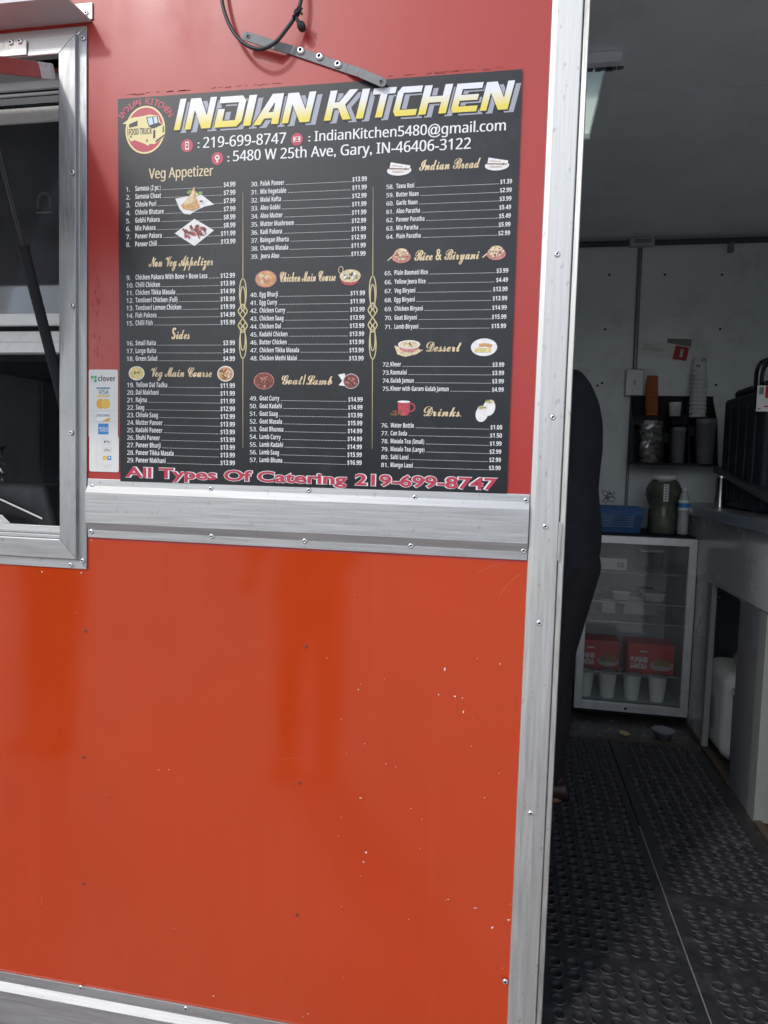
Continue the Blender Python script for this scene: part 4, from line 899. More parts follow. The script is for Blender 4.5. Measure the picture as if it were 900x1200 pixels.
m_ = ((a_[0]+c_[0])/2, (a_[2]+c_[2])/2); b = MB(); b.box((m_[0]-.005, YB-.053, m_[1]-.012), (m_[0]+.005, YB-.045, m_[1]+.012)); b.build('switch', M['conduit'], ob, .001)
b = MB(); b.tube([PY(740.5, 464, YB-.01), PY(733.5, 592, YB-.01)], .0075, 10); b.build('lower_run', M['conduit'], CD)
b = MB()
for px, py in ((844, 385.5), (839, 451), (709, 386), (705.5, 449), (846, 322), (779, 322), (714, 322), (700, 452)):
    b = MB(); p_ = PY(px, py, YB); b.lathe(p_, [(.006, 0), (.006, .001), (.003, .002), (.0001, .002)], 12, '-y'); b.build('wall_screw', M['hole'], TR)

# ================================================================== FLYER
FY = thing('wall_flyer', 'tilted white flyer with a red block taped high on the back wall', 'flyer', PY(780, 410, YB))
y1_ = YB-.004
b = MB(); b.plate([PY(*q, y1_) for q in ((782, 407), (810, 409), (810.5, 397.5), (782, 396.8))], (0, .002, 0)); b.build('backing_card', mat('grey_card', (.20, .20, .18), .6), FY)
y2_ = YB-.008
b = MB(); b.plate([PY(*q, y2_) for q in ((748.6, 415), (805.6, 423.3), (809.7, 406.7), (752.8, 396.4))], (0, .001, 0)); b.build('sheet', M['paper'], FY)
b = MB(); b.plate([PY(*q, y2_-.0015) for q in ((788, 420.5), (804, 423), (807.8, 407.5), (792, 404.5))], (0, .001, 0)); b.build('red_block', M['red_print'], FY)
b = MB()
for u, wd in ((.25, .30), (.45, .52), (.62, .46)):
    A_ = (751.5-u*3, 398.5+u*15); b.poly([PY(*q, y2_-.0006) for q in ((A_[0]+3, A_[1]+1.6), (A_[0]+3+50*wd, A_[1]+1.6+7*wd), (A_[0]+3+50*wd, A_[1]+.2+7*wd), (A_[0]+3, A_[1]+.2))])
b.poly([PY(*q, y2_-.003) for q in ((796, 418.5), (799.5, 419), (801.5, 409.5), (798, 409))])
b.build('print', M['faint_print'], FY)

# ================================================================== ORGANISER WITH CUPS
p0_, p1_ = PY(738.5, 543, YB-.10), PY(837, 463, YB-.02)
ox0, oz0, ox1, oz1 = p0_[0], p0_[2], p1_[0], p1_[2]
OG = thing('wall_organizer', 'black plastic cup and lid organizer hung on the back wall', 'organizer', ((ox0+ox1)/2, YB, oz0))
yf = YB-.17
b = MB(); b.box((ox0, YB-.012, oz0), (ox1, YB-.001, oz1-.005))
b.build('back_plate', M['black_plastic'], OG, .002)
W4 = [ox0+(ox1-ox0)*f for f in (0, .26, .40, .47, .66, .72, 1.0)]
b = MB()
b.box((ox0, yf, oz0-.004), (ox1, YB-.001, oz0+.006))
for x, f in ((ox0+.004, 1.0), (W4[1]+.03, .98), (W4[2]+.02, .80), (W4[4], .98), (W4[5]+.01, .75), (ox1-.008, .97)):
    b.hexa([(x-.004, yf, oz0), (x+.004, yf, oz0), (x+.004, YB-.012, oz0), (x-.004, YB-.012, oz0), (x-.004, yf+.05, oz0+(oz1-oz0)*f*.62), (x+.004, yf+.05, oz0+(oz1-oz0)*f*.62), (x+.004, YB-.012, oz0+(oz1-oz0)*f), (x-.004, YB-.012, oz0+(oz1-oz0)*f)])
b.build('divider', M['black_plastic'], OG, .0015)
b = MB()
for xa, xb, z_ in ((W4[1]+.03, W4[2]+.02, .44), (W4[2]+.028, W4[4]-.004, .70), (W4[4]+.004, W4[5]+.006, .55), (ox0+.008, W4[1]+.026, .68)):
    b.box((xa, YB-.10, oz0+(oz1-oz0)*z_-.05), (xb, YB-.090, oz0+(oz1-oz0)*z_))
b.build('front_lip', M['black_plastic'], OG, .0015)

def cup_stack(name, label, group, pa, pb, Y, r0, r1, n, mt, pat=None, cat='cup'):
    lo, hi = Vector(PY(*pa, Y)), Vector(PY(*pb, Y)); H = hi.z-lo.z; ch = .085; st = (H-ch)/(n-1)
    first = None
    for i in range(n):
        z = lo.z+i*st; x = lo.x+(hi.x-lo.x)*i/(n-1)
        if first is None:
            o = thing(name, label, cat, (x, Y, z), group); b = MB()
            # stacked upside down: mouth at the bottom
            b.lathe((x, Y, z), [(r0, 0), (r0*1.05, .002), (r0*1.03, .006), (r0*.98, .006), (r1, ch), (r1-.002, ch+.001), (r1-.003, ch-.004), (.0001, ch-.004)], 22)
            b.build('cup_wall', mt, o)
            if pat:
                c = MB(); rr = random.Random(3)
                for k in range(16):
                    q = 2*PI*k/16+rr.random()*.3; zz = .015+rr.random()*.055; rad = r0*.98+(r1-r0*.98)*((zz-.006)/(ch-.006))+.0006; dd = rr.uniform(.10, .24); hh_ = rr.uniform(.006, .020)
                    f = lambda a, z_: (x+(rad-(z_-zz)*(r0-r1)/ch)*math.cos(a), Y+(rad-(z_-zz)*(r0-r1)/ch)*math.sin(a), z+z_)
                    c.poly([f(q-dd, zz), f(q, zz-hh_*.4), f(q+dd, zz+hh_*.3), f(q+.02, zz+hh_)])
                c.build('printed_leaf', pat, o)
            first = o
        else: copy_thing(first, (x-lo.x, 0, z-lo.z))
cup_stack('paper_cup', 'plain orange paper cup nested in the upside down stack on the wall organizer', 'orange paper cups stacked on the organizer', (763.5, 487), (764.5, 441), 2.26, .030, .026, 7, M['orange_cup'])
cup_stack('paper_cup', 'white leaf patterned paper cup nested in the tall stack on the wall organizer', 'patterned white cups stacked on the organizer', (817, 489), (820, 419), 2.25, .038, .028, 11, M['white_plastic'], M['paper_grey'])
def tumbler(label, pxc, pyb, pyt, r, Y):
    lo, hi = Vector(PY(pxc, pyb, Y)), Vector(PY(pxc, pyt, Y)); H = hi.z-lo.z; lo.z = oz0+.0065
    o = thing('tumbler', label, 'tumbler', lo, 'grey tumblers in the organizer'); b = MB()
    b.lathe(lo, [(.0001, 0), (r*.80, 0), (r*.86, .004), (r*.88, H*.16), (r*.91, H*.165), (r*.97, H*.86), (r*1.02, H*.865), (r*1.02, H*.97), (r*.97, H)], 28); b.build('body', M['grey_tumbler'], o)
    b = MB(); b.lathe(lo, [(r*.97, H), (r*1.0, H+.003), (r*.9, H+.007), (.0001, H+.008)], 28); b.build('lid', M['black_plastic'], o)
tumbler('slim grey tumbler standing in the middle of the wall organizer', 793.5, 542, 500, .033, 2.23)
tumbler('wide grey tumbler standing under the patterned white cup stack', 825, 542.5, 490, .046, 2.225)
# small white tub with a crossed mark
p_ = Vector(PY(790.5, 488.5, 2.245)); TU = thing('small_tub', 'small white tub with a crossed mark in the organizer top slot', 'tub', p_)
b = MB(); b.lathe(p_, [(.0001, 0), (.025, 0), (.028, .065), (.029, .069), (.0001, .069)], 24); b.build('tub_wall', M['white_plastic'], TU)
b = MB()
for s_g in (-1, 1):
    b.tube([p_+Vector((.0285*math.sin(.45*s_g*q), -.0285*math.cos(.45*s_g*q)-.0006, .012+.022*(q+1))) for q in (-1, -.5, 0, .5, 1)], .0011, 6)
b.build('crossed_mark', M['paper_grey'], TU)
b = MB(); b.box((p_.x-.034, 2.2, p_.z-.006), (p_.x+.034, YB-.012, p_.z-.0005)); b.build('shelf', M['black_plastic'], OG)
# cellophane bag
p_ = Vector(PY(761, 540, 2.21)); p_.z = oz0+.0065; BG = thing('cellophane_bag', 'crinkled clear bag of dark wrapped sachets in the organizer left bay', 'bag', p_)
rr = random.Random(8); b = MB(); rs = []
for i in range(12):
    f = i/11; z = p_.z+.20*f; wx = .045+.012*f; wy = .030*(1-f*.55)
    rs.append(((p_.x+.004*rr.uniform(-1, 1), p_.y, z), (wx*rr.uniform(.85, 1.1), rr.uniform(-.006, .006), 0), (rr.uniform(-.006, .006), wy*rr.uniform(.7, 1.1), rr.uniform(-.004, .004))))
b.rings(rs, 18, 0, True, False); b.build('film', M['bag'], BG)
b = MB()
for i in range(34):
    c = p_+Vector((rr.uniform(-.03, .03), rr.uniform(-.012, .012), rr.uniform(.01, .13))); a_ = rr.random()*PI; u = Vector((math.cos(a_), rr.uniform(-.4, .4), math.sin(a_)))*.012; v = Vector((-math.sin(a_), rr.uniform(-.3, .3), math.cos(a_)))*.007
    b.plate([c-u-v, c+u-v, c+u+v, c-u+v], (0, .0015, 0), rr.choice([0, 0, 0, 1]))
b.build('sachets', [mat('brown_foil', (.07, .04, .03), .35), M['steel']], BG)

# ================================================================== FRIDGE
FX0, FX1, FY0, FY1, FZ0, FZ1 = .336, .8285, 1.885, 2.335, .012, .843
FR = thing('display_fridge', 'small black drinks fridge with a silver framed glass door against the back wall', 'fridge', ((FX0+FX1)/2, FY0, 0))
b = MB(); w_ = .024
b.box((FX0, FY0+.03, FZ0), (FX0+w_, FY1, FZ1)); b.box((FX1-w_, FY0+.03, FZ0), (FX1, FY1, FZ1)); b.box((FX0+w_, FY0+.03, FZ1-w_), (FX1-w_, FY1, FZ1)); b.box((FX0+w_, FY0+.03, FZ0), (FX1-w_, FY1, FZ0+.06)); b.box((FX0+w_, FY1-w_, FZ0+.06), (FX1-w_, FY1, FZ1-w_))
b.build('cabinet', M['black_plastic'], FR, .003)
b = MB(); e2 = .0012
x0, x1, z0, z1, yk = FX0+w_+e2, FX1-w_-e2, FZ0+.06+e2, FZ1-w_-e2, FY1-w_-e2
b.poly([(x0, yk, z0), (x1, yk, z0), (x1, yk, z1), (x0, yk, z1)]); b.poly([(x0, FY0+.034, z0), (x0, yk, z0), (x0, yk, z1), (x0, FY0+.034, z1)]); b.poly([(x1, FY0+.034, z0), (x1, yk, z0), (x1, yk, z1), (x1, FY0+.034, z1)]); b.poly([(x0, FY0+.034, z0), (x1, FY0+.034, z0), (x1, yk, z0), (x0, yk, z0)]); b.poly([(x0, FY0+.034, z1), (x1, FY0+.034, z1), (x1, yk, z1), (x0, yk, z1)])
b.build('liner', M['liner'], FR)
def frame4(x0, x1, z0, z1, s, y0, y1):
    b = MB(); t_, bt = s
    b.hexa([(x0, y0, z0), (x0+t_, y0, z0+bt), (x0+t_, y1, z0+bt), (x0, y1, z0), (x0, y0, z1), (x0+t_, y0, z1-t_), (x0+t_, y1, z1-t_), (x0, y1, z1)])
    b.hexa([(x1-t_, y0, z0+bt), (x1, y0, z0), (x1, y1, z0), (x1-t_, y1, z0+bt), (x1-t_, y0, z1-t_), (x1, y0, z1), (x1, y1, z1), (x1-t_, y1, z1-t_)])
    b.hexa([(x0, y0, z1), (x0+t_, y0, z1-t_), (x0+t_, y1, z1-t_), (x0, y1, z1), (x1, y0, z1), (x1-t_, y0, z1-t_), (x1-t_, y1, z1-t_), (x1, y1, z1)])
    b.hexa([(x0, y0, z0), (x0+t_, y0, z0+bt), (x0+t_, y1, z0+bt), (x0, y1, z0), (x1, y0, z0), (x1-t_, y0, z0+bt), (x1-t_, y1, z0+bt), (x1, y1, z0)])
    return b
DR = frame4(FX0, FX1, .035, .836, (.034, .036), FY0, FY0+.026).build('door', [mat('satin_aluminium', (.62, .63, .63), .45, .85, var=.1, vscale=30, dirt=(.2, .19, .18), dscale=18, damt=.3)], FR, .001)
b = MB(); b.box((FX0+.0345, FY0+.012, .0715), (FX1-.0345, FY0+.016, .8015)); b.build('glass_pane', M['glass'], DR)
b = MB(); c_ = PY(732, 844, FY0); b.lathe((c_[0], FY0-.0005, .052), [(.006, 0), (.006, .003), (.0001, .003)], 14, '-y'); b.build('lock', M['black_plastic'], DR)
SHZ = [PY(740, 671, FY0+.08)[2], PY(740, 706, FY0+.08)[2], PY(740, 729, FY0+.08)[2], PY(740, 790, FY0+.06)[2]]
for z in SHZ:
    b = MB(); b.tube([(x0+.002, FY0+.06, z), (x1-.002, FY0+.06, z)], .003, 8); b.tube([(x0+.002, yk-.01, z), (x1-.002, yk-.01, z)], .003, 8)
    for i in range(22): x = x0+.012+i*(x1-x0-.024)/21; b.tube([(x, FY0+.06, z+.002), (x, yk-.01, z+.002)], .0013, 5)
    b.build('wire_shelf', M['wire'], FR)
# what stands on the shelves
def carton(name, label, cat, a_, c_, Y, dep, mt, z=None, group=None):
    p, q = PY(*a_, Y), PY(*c_, Y); o = thing(name, label, cat, ((p[0]+q[0])/2, Y, p[2] if z is None else z), group)
    b = MB(); b.box((p[0], Y, p[2] if z is None else z), (q[0], Y+dep, q[2])); b.build('carton', mt, o, .0015); return o, p, q
z = SHZ[0]+.0042
WB, p, q = carton('white_carton', 'white carton with a printed square on the top fridge shelf', 'carton', (698, 669), (735, 655), FY0+.10, .16, M['white_plastic'], z)
b = MB(); s_ = .028; xk = q[0]-.042
for i in range(2):
    for j in range(2): b.box((xk+i*.016, FY0+.0985, z+.014+j*.013), (xk+i*.016+.014, FY0+.0998, z+.014+j*.013+.011))
b.build('printed_square', M['paper_grey'], WB)
def redbox(label, a_, c_, Y):
    o, p, q = carton('frozen_snack_box', label, 'food box', a_, c_, Y, .13, M['red_box'], SHZ[3]+.0042, 'red snack boxes in the fridge')
    W_, z0_ = q[0]-p[0], SHZ[3]+.0042; H_ = q[2]-z0_; y_ = Y-.0006
    b = MB(); put(b, 'PUNJABI', p[0]+W_*.07, z0_+H_*.38, H_*.17, y_, width=W_*.36, off=.03); put(b, 'SAMOSA', p[0]+W_*.07, z0_+H_*.16, H_*.17, y_, width=W_*.36, off=.03); b.box((p[0]+W_*.26, y_-.0001, z0_+H_*.72), (p[0]+W_*.42, y_, z0_+H_*.76)); b.build('lettering', I_W, o)
    b = MB(); cx_, cz_ = p[0]+W_*.74, z0_+H_*.30
    b.poly([(cx_+W_*.25*math.cos(2*PI*i/20), y_, cz_+H_*.17*math.sin(2*PI*i/20)) for i in range(20)], 0)
    for i, (u, v) in enumerate(((-.12, .0), (0, .04), (.12, .0))): b.poly([(cx_+W_*(u-.10), y_-.0002*(i+1), cz_+H_*(v-.02)), (cx_+W_*(u+.10), y_-.0002*(i+1), cz_+H_*(v-.02)), (cx_+W_*(u+.02), y_-.0002*(i+1), cz_+H_*(v+.27))], 1)
    b.build('picture', [mat('dim_plate', (.45, .42, .38), .5), mat('pastry_print', (.33, .17, .07), .5, var=.4, vscale=120)], o)
redbox('red snack box with a samosa picture, left one of the pair in the fridge', (673.5, 780), (727.5, 752), FY0+.085)
redbox('red snack box with a samosa picture, right one of the pair in the fridge', (734.5, 787), (791, 757), FY0+.07)
cups = None
lab = ['leftmost pale drink cup with a clear lid on the fridge bottom', 'second pale drink cup from the left on the fridge bottom', 'third pale drink cup from the left on the fridge bottom', 'rightmost pale drink cup with a clear lid on the fridge bottom']
zf = FZ0+.06+.0016
for i, px in enumerate((683.5, 710, 738.5, 768.5)):
    p = Vector(PY(px, 830, FY0+.085)); p.z = zf
    if cups is None:
        cups = thing('drink_cup', lab[0], 'cup', p, 'lidded lassi cups in the fridge'); H = .125
        b = MB(); b.lathe(p, [(.0001, 0), (.029, 0), (.0305, .003), (.041, H*.92), (.042, H*.93)], 26); b.build('cup_wall', M['lassi'], cups)
        b = MB(); b.lathe(p, [(.042, H*.93), (.0445, H*.95), (.0445, H), (.041, H*1.02), (.034, H*1.10), (.012, H*1.13), (.0001, H*1.13)], 26); b.build('cup_lid', M['clear'], cups)
        c0 = p
    else: copy_thing(cups, p-c0, lab[i])
for nm, lb, a_, c_, zi in (('foil_tray', 'pale flat foil tray on the second fridge shelf, left one', (718, 694), (737, 690.5), 1), ('foil_tray', 'pale flat foil tray on the second fridge shelf, right one', (755, 697), (778, 692.5), 1)):
    p, q = PY(*a_, FY0+.12), PY(*c_, FY0+.12); z = SHZ[1]+.0042; t = thing(nm, lb, 'tray', ((p[0]+q[0])/2, FY0+.12, z), 'foil trays in the fridge')
    b = MB(); xa, xb = p[0], q[0]; ym_, yn = FY0+.10, FY0+.20
    b.hexa([(xa+.008, ym_+.008, z), (xb-.008, ym_+.008, z), (xb-.008, yn-.008, z), (xa+.008, yn-.008, z), (xa, ym_, z+.035), (xb, ym_, z+.035), (xb, yn, z+.035), (xa, yn, z+.035)]); b.box((xa-.004, ym_-.004, z+.0352), (xb+.004, yn+.004, z+.041)); b.build('tray_body', mat('pale_foil', (.74, .73, .66), .35, .4), t)
for lb, a_, c_, zi, mt in (('grey tub on the upper fridge shelf behind the glass', (752, 671), (778, 650), 0, mat('grey_tub', (.10, .10, .11), .5)), ('pale tub on the third fridge shelf behind the glass', (704, 728), (722, 712), 2, M['white_plastic']), ('wide milky tub on the third fridge shelf behind the glass', (730, 729), (770, 710), 2, mat('milky_tub', (.46, .47, .46), .45)), ('dark tub low on the second fridge shelf behind the glass', (750, 705), (769, 698.5), 1, mat('dark_tub', (.06, .06, .07), .5))):
    Y = FY0+.22; p, q = PY(*a_, Y), PY(*c_, Y); z = SHZ[zi]+.0042; t = thing('food_tub', lb, 'tub', ((p[0]+q[0])/2, Y, z), 'tubs in the fridge'); h_ = max(.03, q[2]-p[2])
    b = MB(); b.box((p[0], Y, z), (q[0], Y+.13, z+h_*.86)); b.build('tub_body', mt, t, .008, 3)
    b = MB(); b.box((p[0]-.003, Y-.003, z+h_*.861), (q[0]+.003, Y+.133, z+h_)); b.build('tub_lid', M['white_plastic'] if zi != 1 else mt, t, .002)

# on top of the fridge: basket, wrap, jar, bottle
ztop = FZ1+.0005
BK = thing('basket', 'blue perforated plastic basket on top of the fridge', 'basket', (.50, 2.06, ztop))
bx0, bx1, bt0, bt1 = PY(697, 615, 1.99)[0], PY(749.5, 620, 1.99)[0], PY(693, 592, 1.99)[0], PY(755, 592, 1.99)[0]
by0, by1, bh = 1.985, 2.16, .112
def bw(u, f, side):   # u along the side, f height 0..1
    xa, xb = bx0+(bt0-bx0)*f, bx1+(bt1-bx1)*f; ya, yb = by0-.012*f, by1+.012*f; z = ztop+bh*f
    return {'f': (xa+(xb-xa)*u, ya, z), 'b': (xa+(xb-xa)*u, yb, z), 'l': (xa, ya+(yb-ya)*u, z), 'r': (xb, ya+(yb-ya)*u, z)}[side]
b = MB()
for sd_, nrm_ in (('f', (0, .0025, 0)), ('b', (0, -.0025, 0)), ('l', (.0025, 0, 0)), ('r', (-.0025, 0, 0))):
    nu = 26 if sd_ in 'fb' else 18
    for i in range(nu+1): u = i/nu; du = .16/nu; b.plate([bw(max(0, u-du), .02, sd_), bw(min(1, u+du), .02, sd_), bw(min(1, u+du), .98, sd_), bw(max(0, u-du), .98, sd_)], nrm_)
    for j in range(11): f = j/10; df = .016 if 0 < j < 8 else .05; off = tuple(c*.9 for c in nrm_); b.plate([bw(0, max(0, f-df), sd_), bw(1, max(0, f-df), sd_), bw(1, min(1, f+df), sd_), bw(0, min(1, f+df), sd_)], off)
b.box((bx0, by0, ztop), (bx1, by1, ztop+.003)); b.build('lattice_wall', M['blue'], BK, fix=False)
b = MB(); P = [bw(0, 1, 'f'), bw(1, 1, 'f'), bw(1, 1, 'b'), bw(0, 1, 'b'), bw(0, 1, 'f')]; 
for i in range(4): b.tube([P[i], P[i+1]], .0045, 8)
b.build('rim', M['blue'], BK)
rr = random.Random(5)
WR = thing('crumpled_wrap', 'crumpled clear plastic wrap heaped in the blue basket', 'plastic wrap', (.47, 2.05, ztop+.06)); b = MB()
for i in range(16):
    c = Vector((rr.uniform(bt0+.03, bt1-.03), rr.uniform(by0+.02, by1-.02), ztop+bh*rr.uniform(.75, 1.0)))
    if i < 7: c = Vector((PY(712+rr.uniform(-4, 4), 583+rr.uniform(-5, 4), by0+.03))); 
    u = Vector((rr.uniform(-1, 1), rr.uniform(-.6, .6), rr.uniform(-.6, .6))).normalized(); v = u.cross(Vector((rr.uniform(-1, 1), rr.uniform(-1, 1), 1))).normalized(); s_ = rr.uniform(.012, .022)
    b.tube([c+(u*math.cos(q)+v*math.sin(q))*s_*(1+.2*math.sin(3*q)) for q in np.linspace(0, 2*PI*.9, 14)], .0022, 6)
b.build('folds', mat('wrap_plastic', (.30, .31, .31), .3, alpha=.6), WR)
JY = 2.05; jc = Vector(PY(775.5, 619, JY)); jc.z = ztop
kj = (PY(795, 600, JY)[0]-PY(755, 600, JY)[0])/40
JR = thing('pickle_jar', 'big jar of dark green pickle with a pale lid on the fridge', 'jar', jc)
jt = PY(775, 557, JY)[2]-ztop
prof = [(.0001, 0), (15.5*kj, 0), (17*kj, .005), (17*kj, jt*.42), (15.5*kj, jt*.46), (19*kj, jt*.56), (21*kj, jt*.66), (20.5*kj, jt*.78), (17*kj, jt*.88), (14.3*kj, jt*.91), (14*kj, jt*.94)]
b = MB(); b.lathe(jc, prof, 32); b.build('jar_wall', M['clear'], JR)
b = MB(); b.lathe(jc, [(max(.0001, r-.003), h_+.003) for r, h_ in prof[:-2]]+[(.0001, jt*.87)], 32); b.build('pickle', M['olive'], JR)
b = MB(); b.lathe(jc, [(14.2*kj, jt*.925), (15.3*kj, jt*.93), (15.3*kj, jt*.995), (14.6*kj, jt), (.0001, jt)], 32); b.build('jar_lid', M['white_plastic'], JR)
b = MB(); zz0, zz1 = PY(775, 587, JY)[2], PY(775, 567, JY)[2]; xa, xb = PY(773.2, 577, JY)[0], PY(778.8, 577, JY)[0]
b.box((xa, jc.y-21.8*kj, zz0), (xb, jc.y-21.3*kj, zz1)); b.build('jar_label', M['paper'], JR)
b = MB()
for k in range(6): b.box((xa+.005, jc.y-21.8*kj-.0008, zz0+.008+k*.012), (xb-.005, jc.y-21.8*kj-.0003, zz0+.014+k*.012))
b.build('label_print', M['paper_grey'], JR)
bc = Vector(PY(799.8, 621, 1.985)); bc.z = ztop; hb = PY(799, 573, 1.985)[2]-ztop
WBt = thing('water_bottle', 'small clear water bottle with a blue label standing by the jar', 'bottle', bc); rb = .0235
b = MB(); prof = [(.0001, .004), (rb*.7, .002), (rb*.95, .008)]
for i in range(12): prof += [(rb*(1.0 if i % 2 == 0 else .90), .012+i*.0066)]
prof += [(rb, hb*.58), (rb, hb*.74), (rb*.85, hb*.84), (rb*.5, hb*.93), (rb*.42, hb*.95), (rb*.42, hb)]
b.lathe(bc, prof, 24); b.build('bottle_wall', mat('ribbed_bottle_plastic', (.60, .62, .63), .18, spec=.6, alpha=.55), WBt)
b = MB(); b.lathe(bc, [(rb*1.012, hb*.55), (rb*1.015, hb*.56), (rb*1.015, hb*.60), (rb*1.015, hb*.70), (rb*1.015, hb*.76), (rb*1.012, hb*.765)], 24, mis=[0, 0, 1, 0, 0]); b.build('bottle_label', [M['paper'], I_BLUE], WBt)
b = MB(); b.lathe(bc, [(rb*.5, hb*.965), (rb*.5, hb*1.03), (.0001, hb*1.03)], 18); b.build('cap', M['white_plastic'], WBt)

# ================================================================== COUNTER ON THE RIGHT
XC = .83
CT = thing('side_counter', 'pale grey cabinet counter with a steel top along the right side', 'counter', (1.1, 1.0, 0))
b = MB(); b.box((.80, .35, .942), (1.60, 2.34, .982)); b.build('steel_top', M['steel'], CT, .004, 3)
b = MB(); b.box((XC, .35, .687), (XC+.012, 2.33, .9415)); b.build('fascia', M['grey_panel'], CT, .001)
b = MB(); b.box((XC-.0005, .35, .679), (XC+.014, 2.33, .6868)); b.build('fascia_edge', M['alu_dirty'], CT, .0008)
b = MB(); b.box((XC+.002, 1.64, .012), (XC+.014, 2.33, .6788)); b.build('far_panel', M['grey_panel'], CT, .001)
b = MB(); b.hexa([(XC-.012, 1.612, .015), (XC+.012, 1.612, .015), (XC+.012, 1.634, .015), (XC-.012, 1.634, .015), (XC-.004, 1.630, .678), (XC+.016, 1.630, .678), (XC+.016, 1.695, .678), (XC-.004, 1.695, .678)]); b.build('leaning_strip', M['stud_paint'], CT, .001)
b = MB(); b.box((XC+.001, 1.103, -.003), (XC+.013, 1.303, .6788)); b.build('near_panel', mat('grey_cabinet_sheet', (.15, .165, .19), .4, var=.1, vscale=6, dirt=(.12, .11, .10), dscale=8, damt=.5), CT, .001)
b = MB(); b.box((XC-.002, 1.036, -.003), (XC+.045, 1.1025, .6788)); b.build('stud', M['stud_paint'], CT, .0015)
b = MB(); b.box((XC-.006, 1.30, -.003), (XC+.022, 1.90, .010)); b.box((XC-.004, .30, -.003), (XC+.022, 1.03, .008)); b.build('base_strip', M['wood'], CT, .001)
b = MB(); b.box((1.56, .35, -.003), (1.575, 2.33, .94)); b.box((XC+.05, 2.31, 0), (1.56, 2.325, .94)); b.box((XC+.06, 1.02, .40), (1.56, 1.28, .415)); b.build('inner_board', M['dark_in'], CT)
b = MB()
for px, py in ((820, 683), (843, 700), (868, 703), (877, 706), (887, 707), (882, 665), (884, 648)):
    b = MB(); p_ = PX(px, py, XC); b.lathe((XC, p_[1], p_[2]), [(.004, 0), (.004, -.0012), (.0001, -.0016)], 10, 'x'); b.build('panel_screw', M['alu_dirty'], CT)
# jug behind the opening
jc = Vector(PX(845, 888, .97)); jc = Vector((.985, 1.66, -.003))
JG = thing('water_jug', 'large white plastic jug standing under the side counter', 'jug', jc)
b = MB(); b.box((jc.x-.125, jc.y-.17, jc.z), (jc.x+.12, jc.y+.15, jc.z+.355)); b.build('jug_body', M['jug'], JG, .055, 6)
b = MB(); b.lathe((jc.x, jc.y, jc.z+.361), [(.05, 0), (.052, .002), (.052, .028), (.047, .031), (.0001, .031)], 22); b.build('jug_cap', M['box_grey'], JG)
b = MB(); b.ball((jc.x-.124, jc.y-.02, jc.z+.16), .07, 12, sc=(.06, .62, 1.1)); b.build('grip_oval', M['box_grey'], JG)  # raised grey oval; the dark of the handle hole put into colour
p_ = Vector((.96, 1.42, -.003)); PN = thing('stock_pot', 'dark pot with a pale rim pushed under the side counter', 'pot', p_)
b = MB(); b.lathe(p_, [(.0001, 0), (.085, 0), (.09, .01), (.092, .30), (.088, .30), (.086, .02), (.0001, .012)], 28); b.build('pot_wall', M['dark_in'], PN)
b = MB(); b.lathe(p_, [(.092, .301), (.099, .302), (.099, .309), (.088, .309), (.088, .301)], 28); b.build('pot_rim', M['white_plastic'], PN)
p_ = Vector((.98, .93, -.003)); CR = thing('storage_crate', 'dark storage crate on the floor under the near end of the counter', 'crate', p_); b = MB(); b.box((.87, .84, -.003), (1.16, 1.02, .20)); b.build('crate_wall', M['dark_in'], CR, .008, 3)
b = MB(); b.box((.866, .836, .17), (1.164, 1.024, .19)); b.build('crate_rim', M['box_grey'], CR, .004)

M['carrier'] = mat('blue_black_plastic', (.012, .016, .026), .55, spec=.35, var=.2, vscale=20, bump=.08, bscale=240)
# insulated carrier on the counter
zct = .9825
CA = thing('insulated_carrier', 'tall black insulated drink carrier with a handle and paper label on the counter', 'food carrier', (1.17, 1.70, zct))
cx0, cx1, cy0, cy1 = .922, 1.40, 1.47, 1.96
cz1 = PY(885, 449, cy0)[2]
b = MB(); b.box((cx0, cy0, zct), (cx1, cy1, cz1-.014)); b.build('body', M['carrier'], CA, .018, 4)
b = MB(); b.box((cx0+.03, cy0+.02, cz1-.0135), (cx1-.03, cy1-.02, cz1+.026)); b.build('lid', M['carrier'], CA, .020, 4)
for yy_ in (cy0+.07, cy0+.17, cy0+.27, cy0+.37):
    b = MB(); b.box((cx0-.008, yy_, zct+.03), (cx0+.004, yy_+.045, cz1-.05)); b.build('side_rib', M['carrier'], CA, .006, 3)
b = MB(); b.box((cx0+.03, cy0-.014, zct+.03), (cx1-.03, cy0+.004, zct+.36)); b.build('front_panel', M['carrier'], CA, .012, 3)
hx = PY(886, 440, cy0+.03)[0]; hz = PY(886, 421, cy0+.03)[2]
b = MB(); b.tube(catmull([(hx+.01, cy0+.03, cz1-.02), (hx+.014, cy0+.03, hz-.035), (hx+.045, cy0+.03, hz-.008), (hx+.15, cy0+.03, hz-.004), (hx+.26, cy0+.03, hz-.008), (hx+.29, cy0+.03, hz-.035), (hx+.295, cy0+.03, cz1-.02)]), .017, 14); b.build('carry_handle', M['black_gloss'], CA)
a_, c_ = PY(885.5, 482, cy0-.0155), PY(914, 452, cy0-.0155)
lz = cy0-.003
a_, c_ = PY(886, 482, lz), PY(913, 452, lz)
b = MB(); b.box((a_[0], lz, a_[2]), (c_[0], lz+.0028, c_[2])); LB = b.build('paper_label', M['paper'], CA)
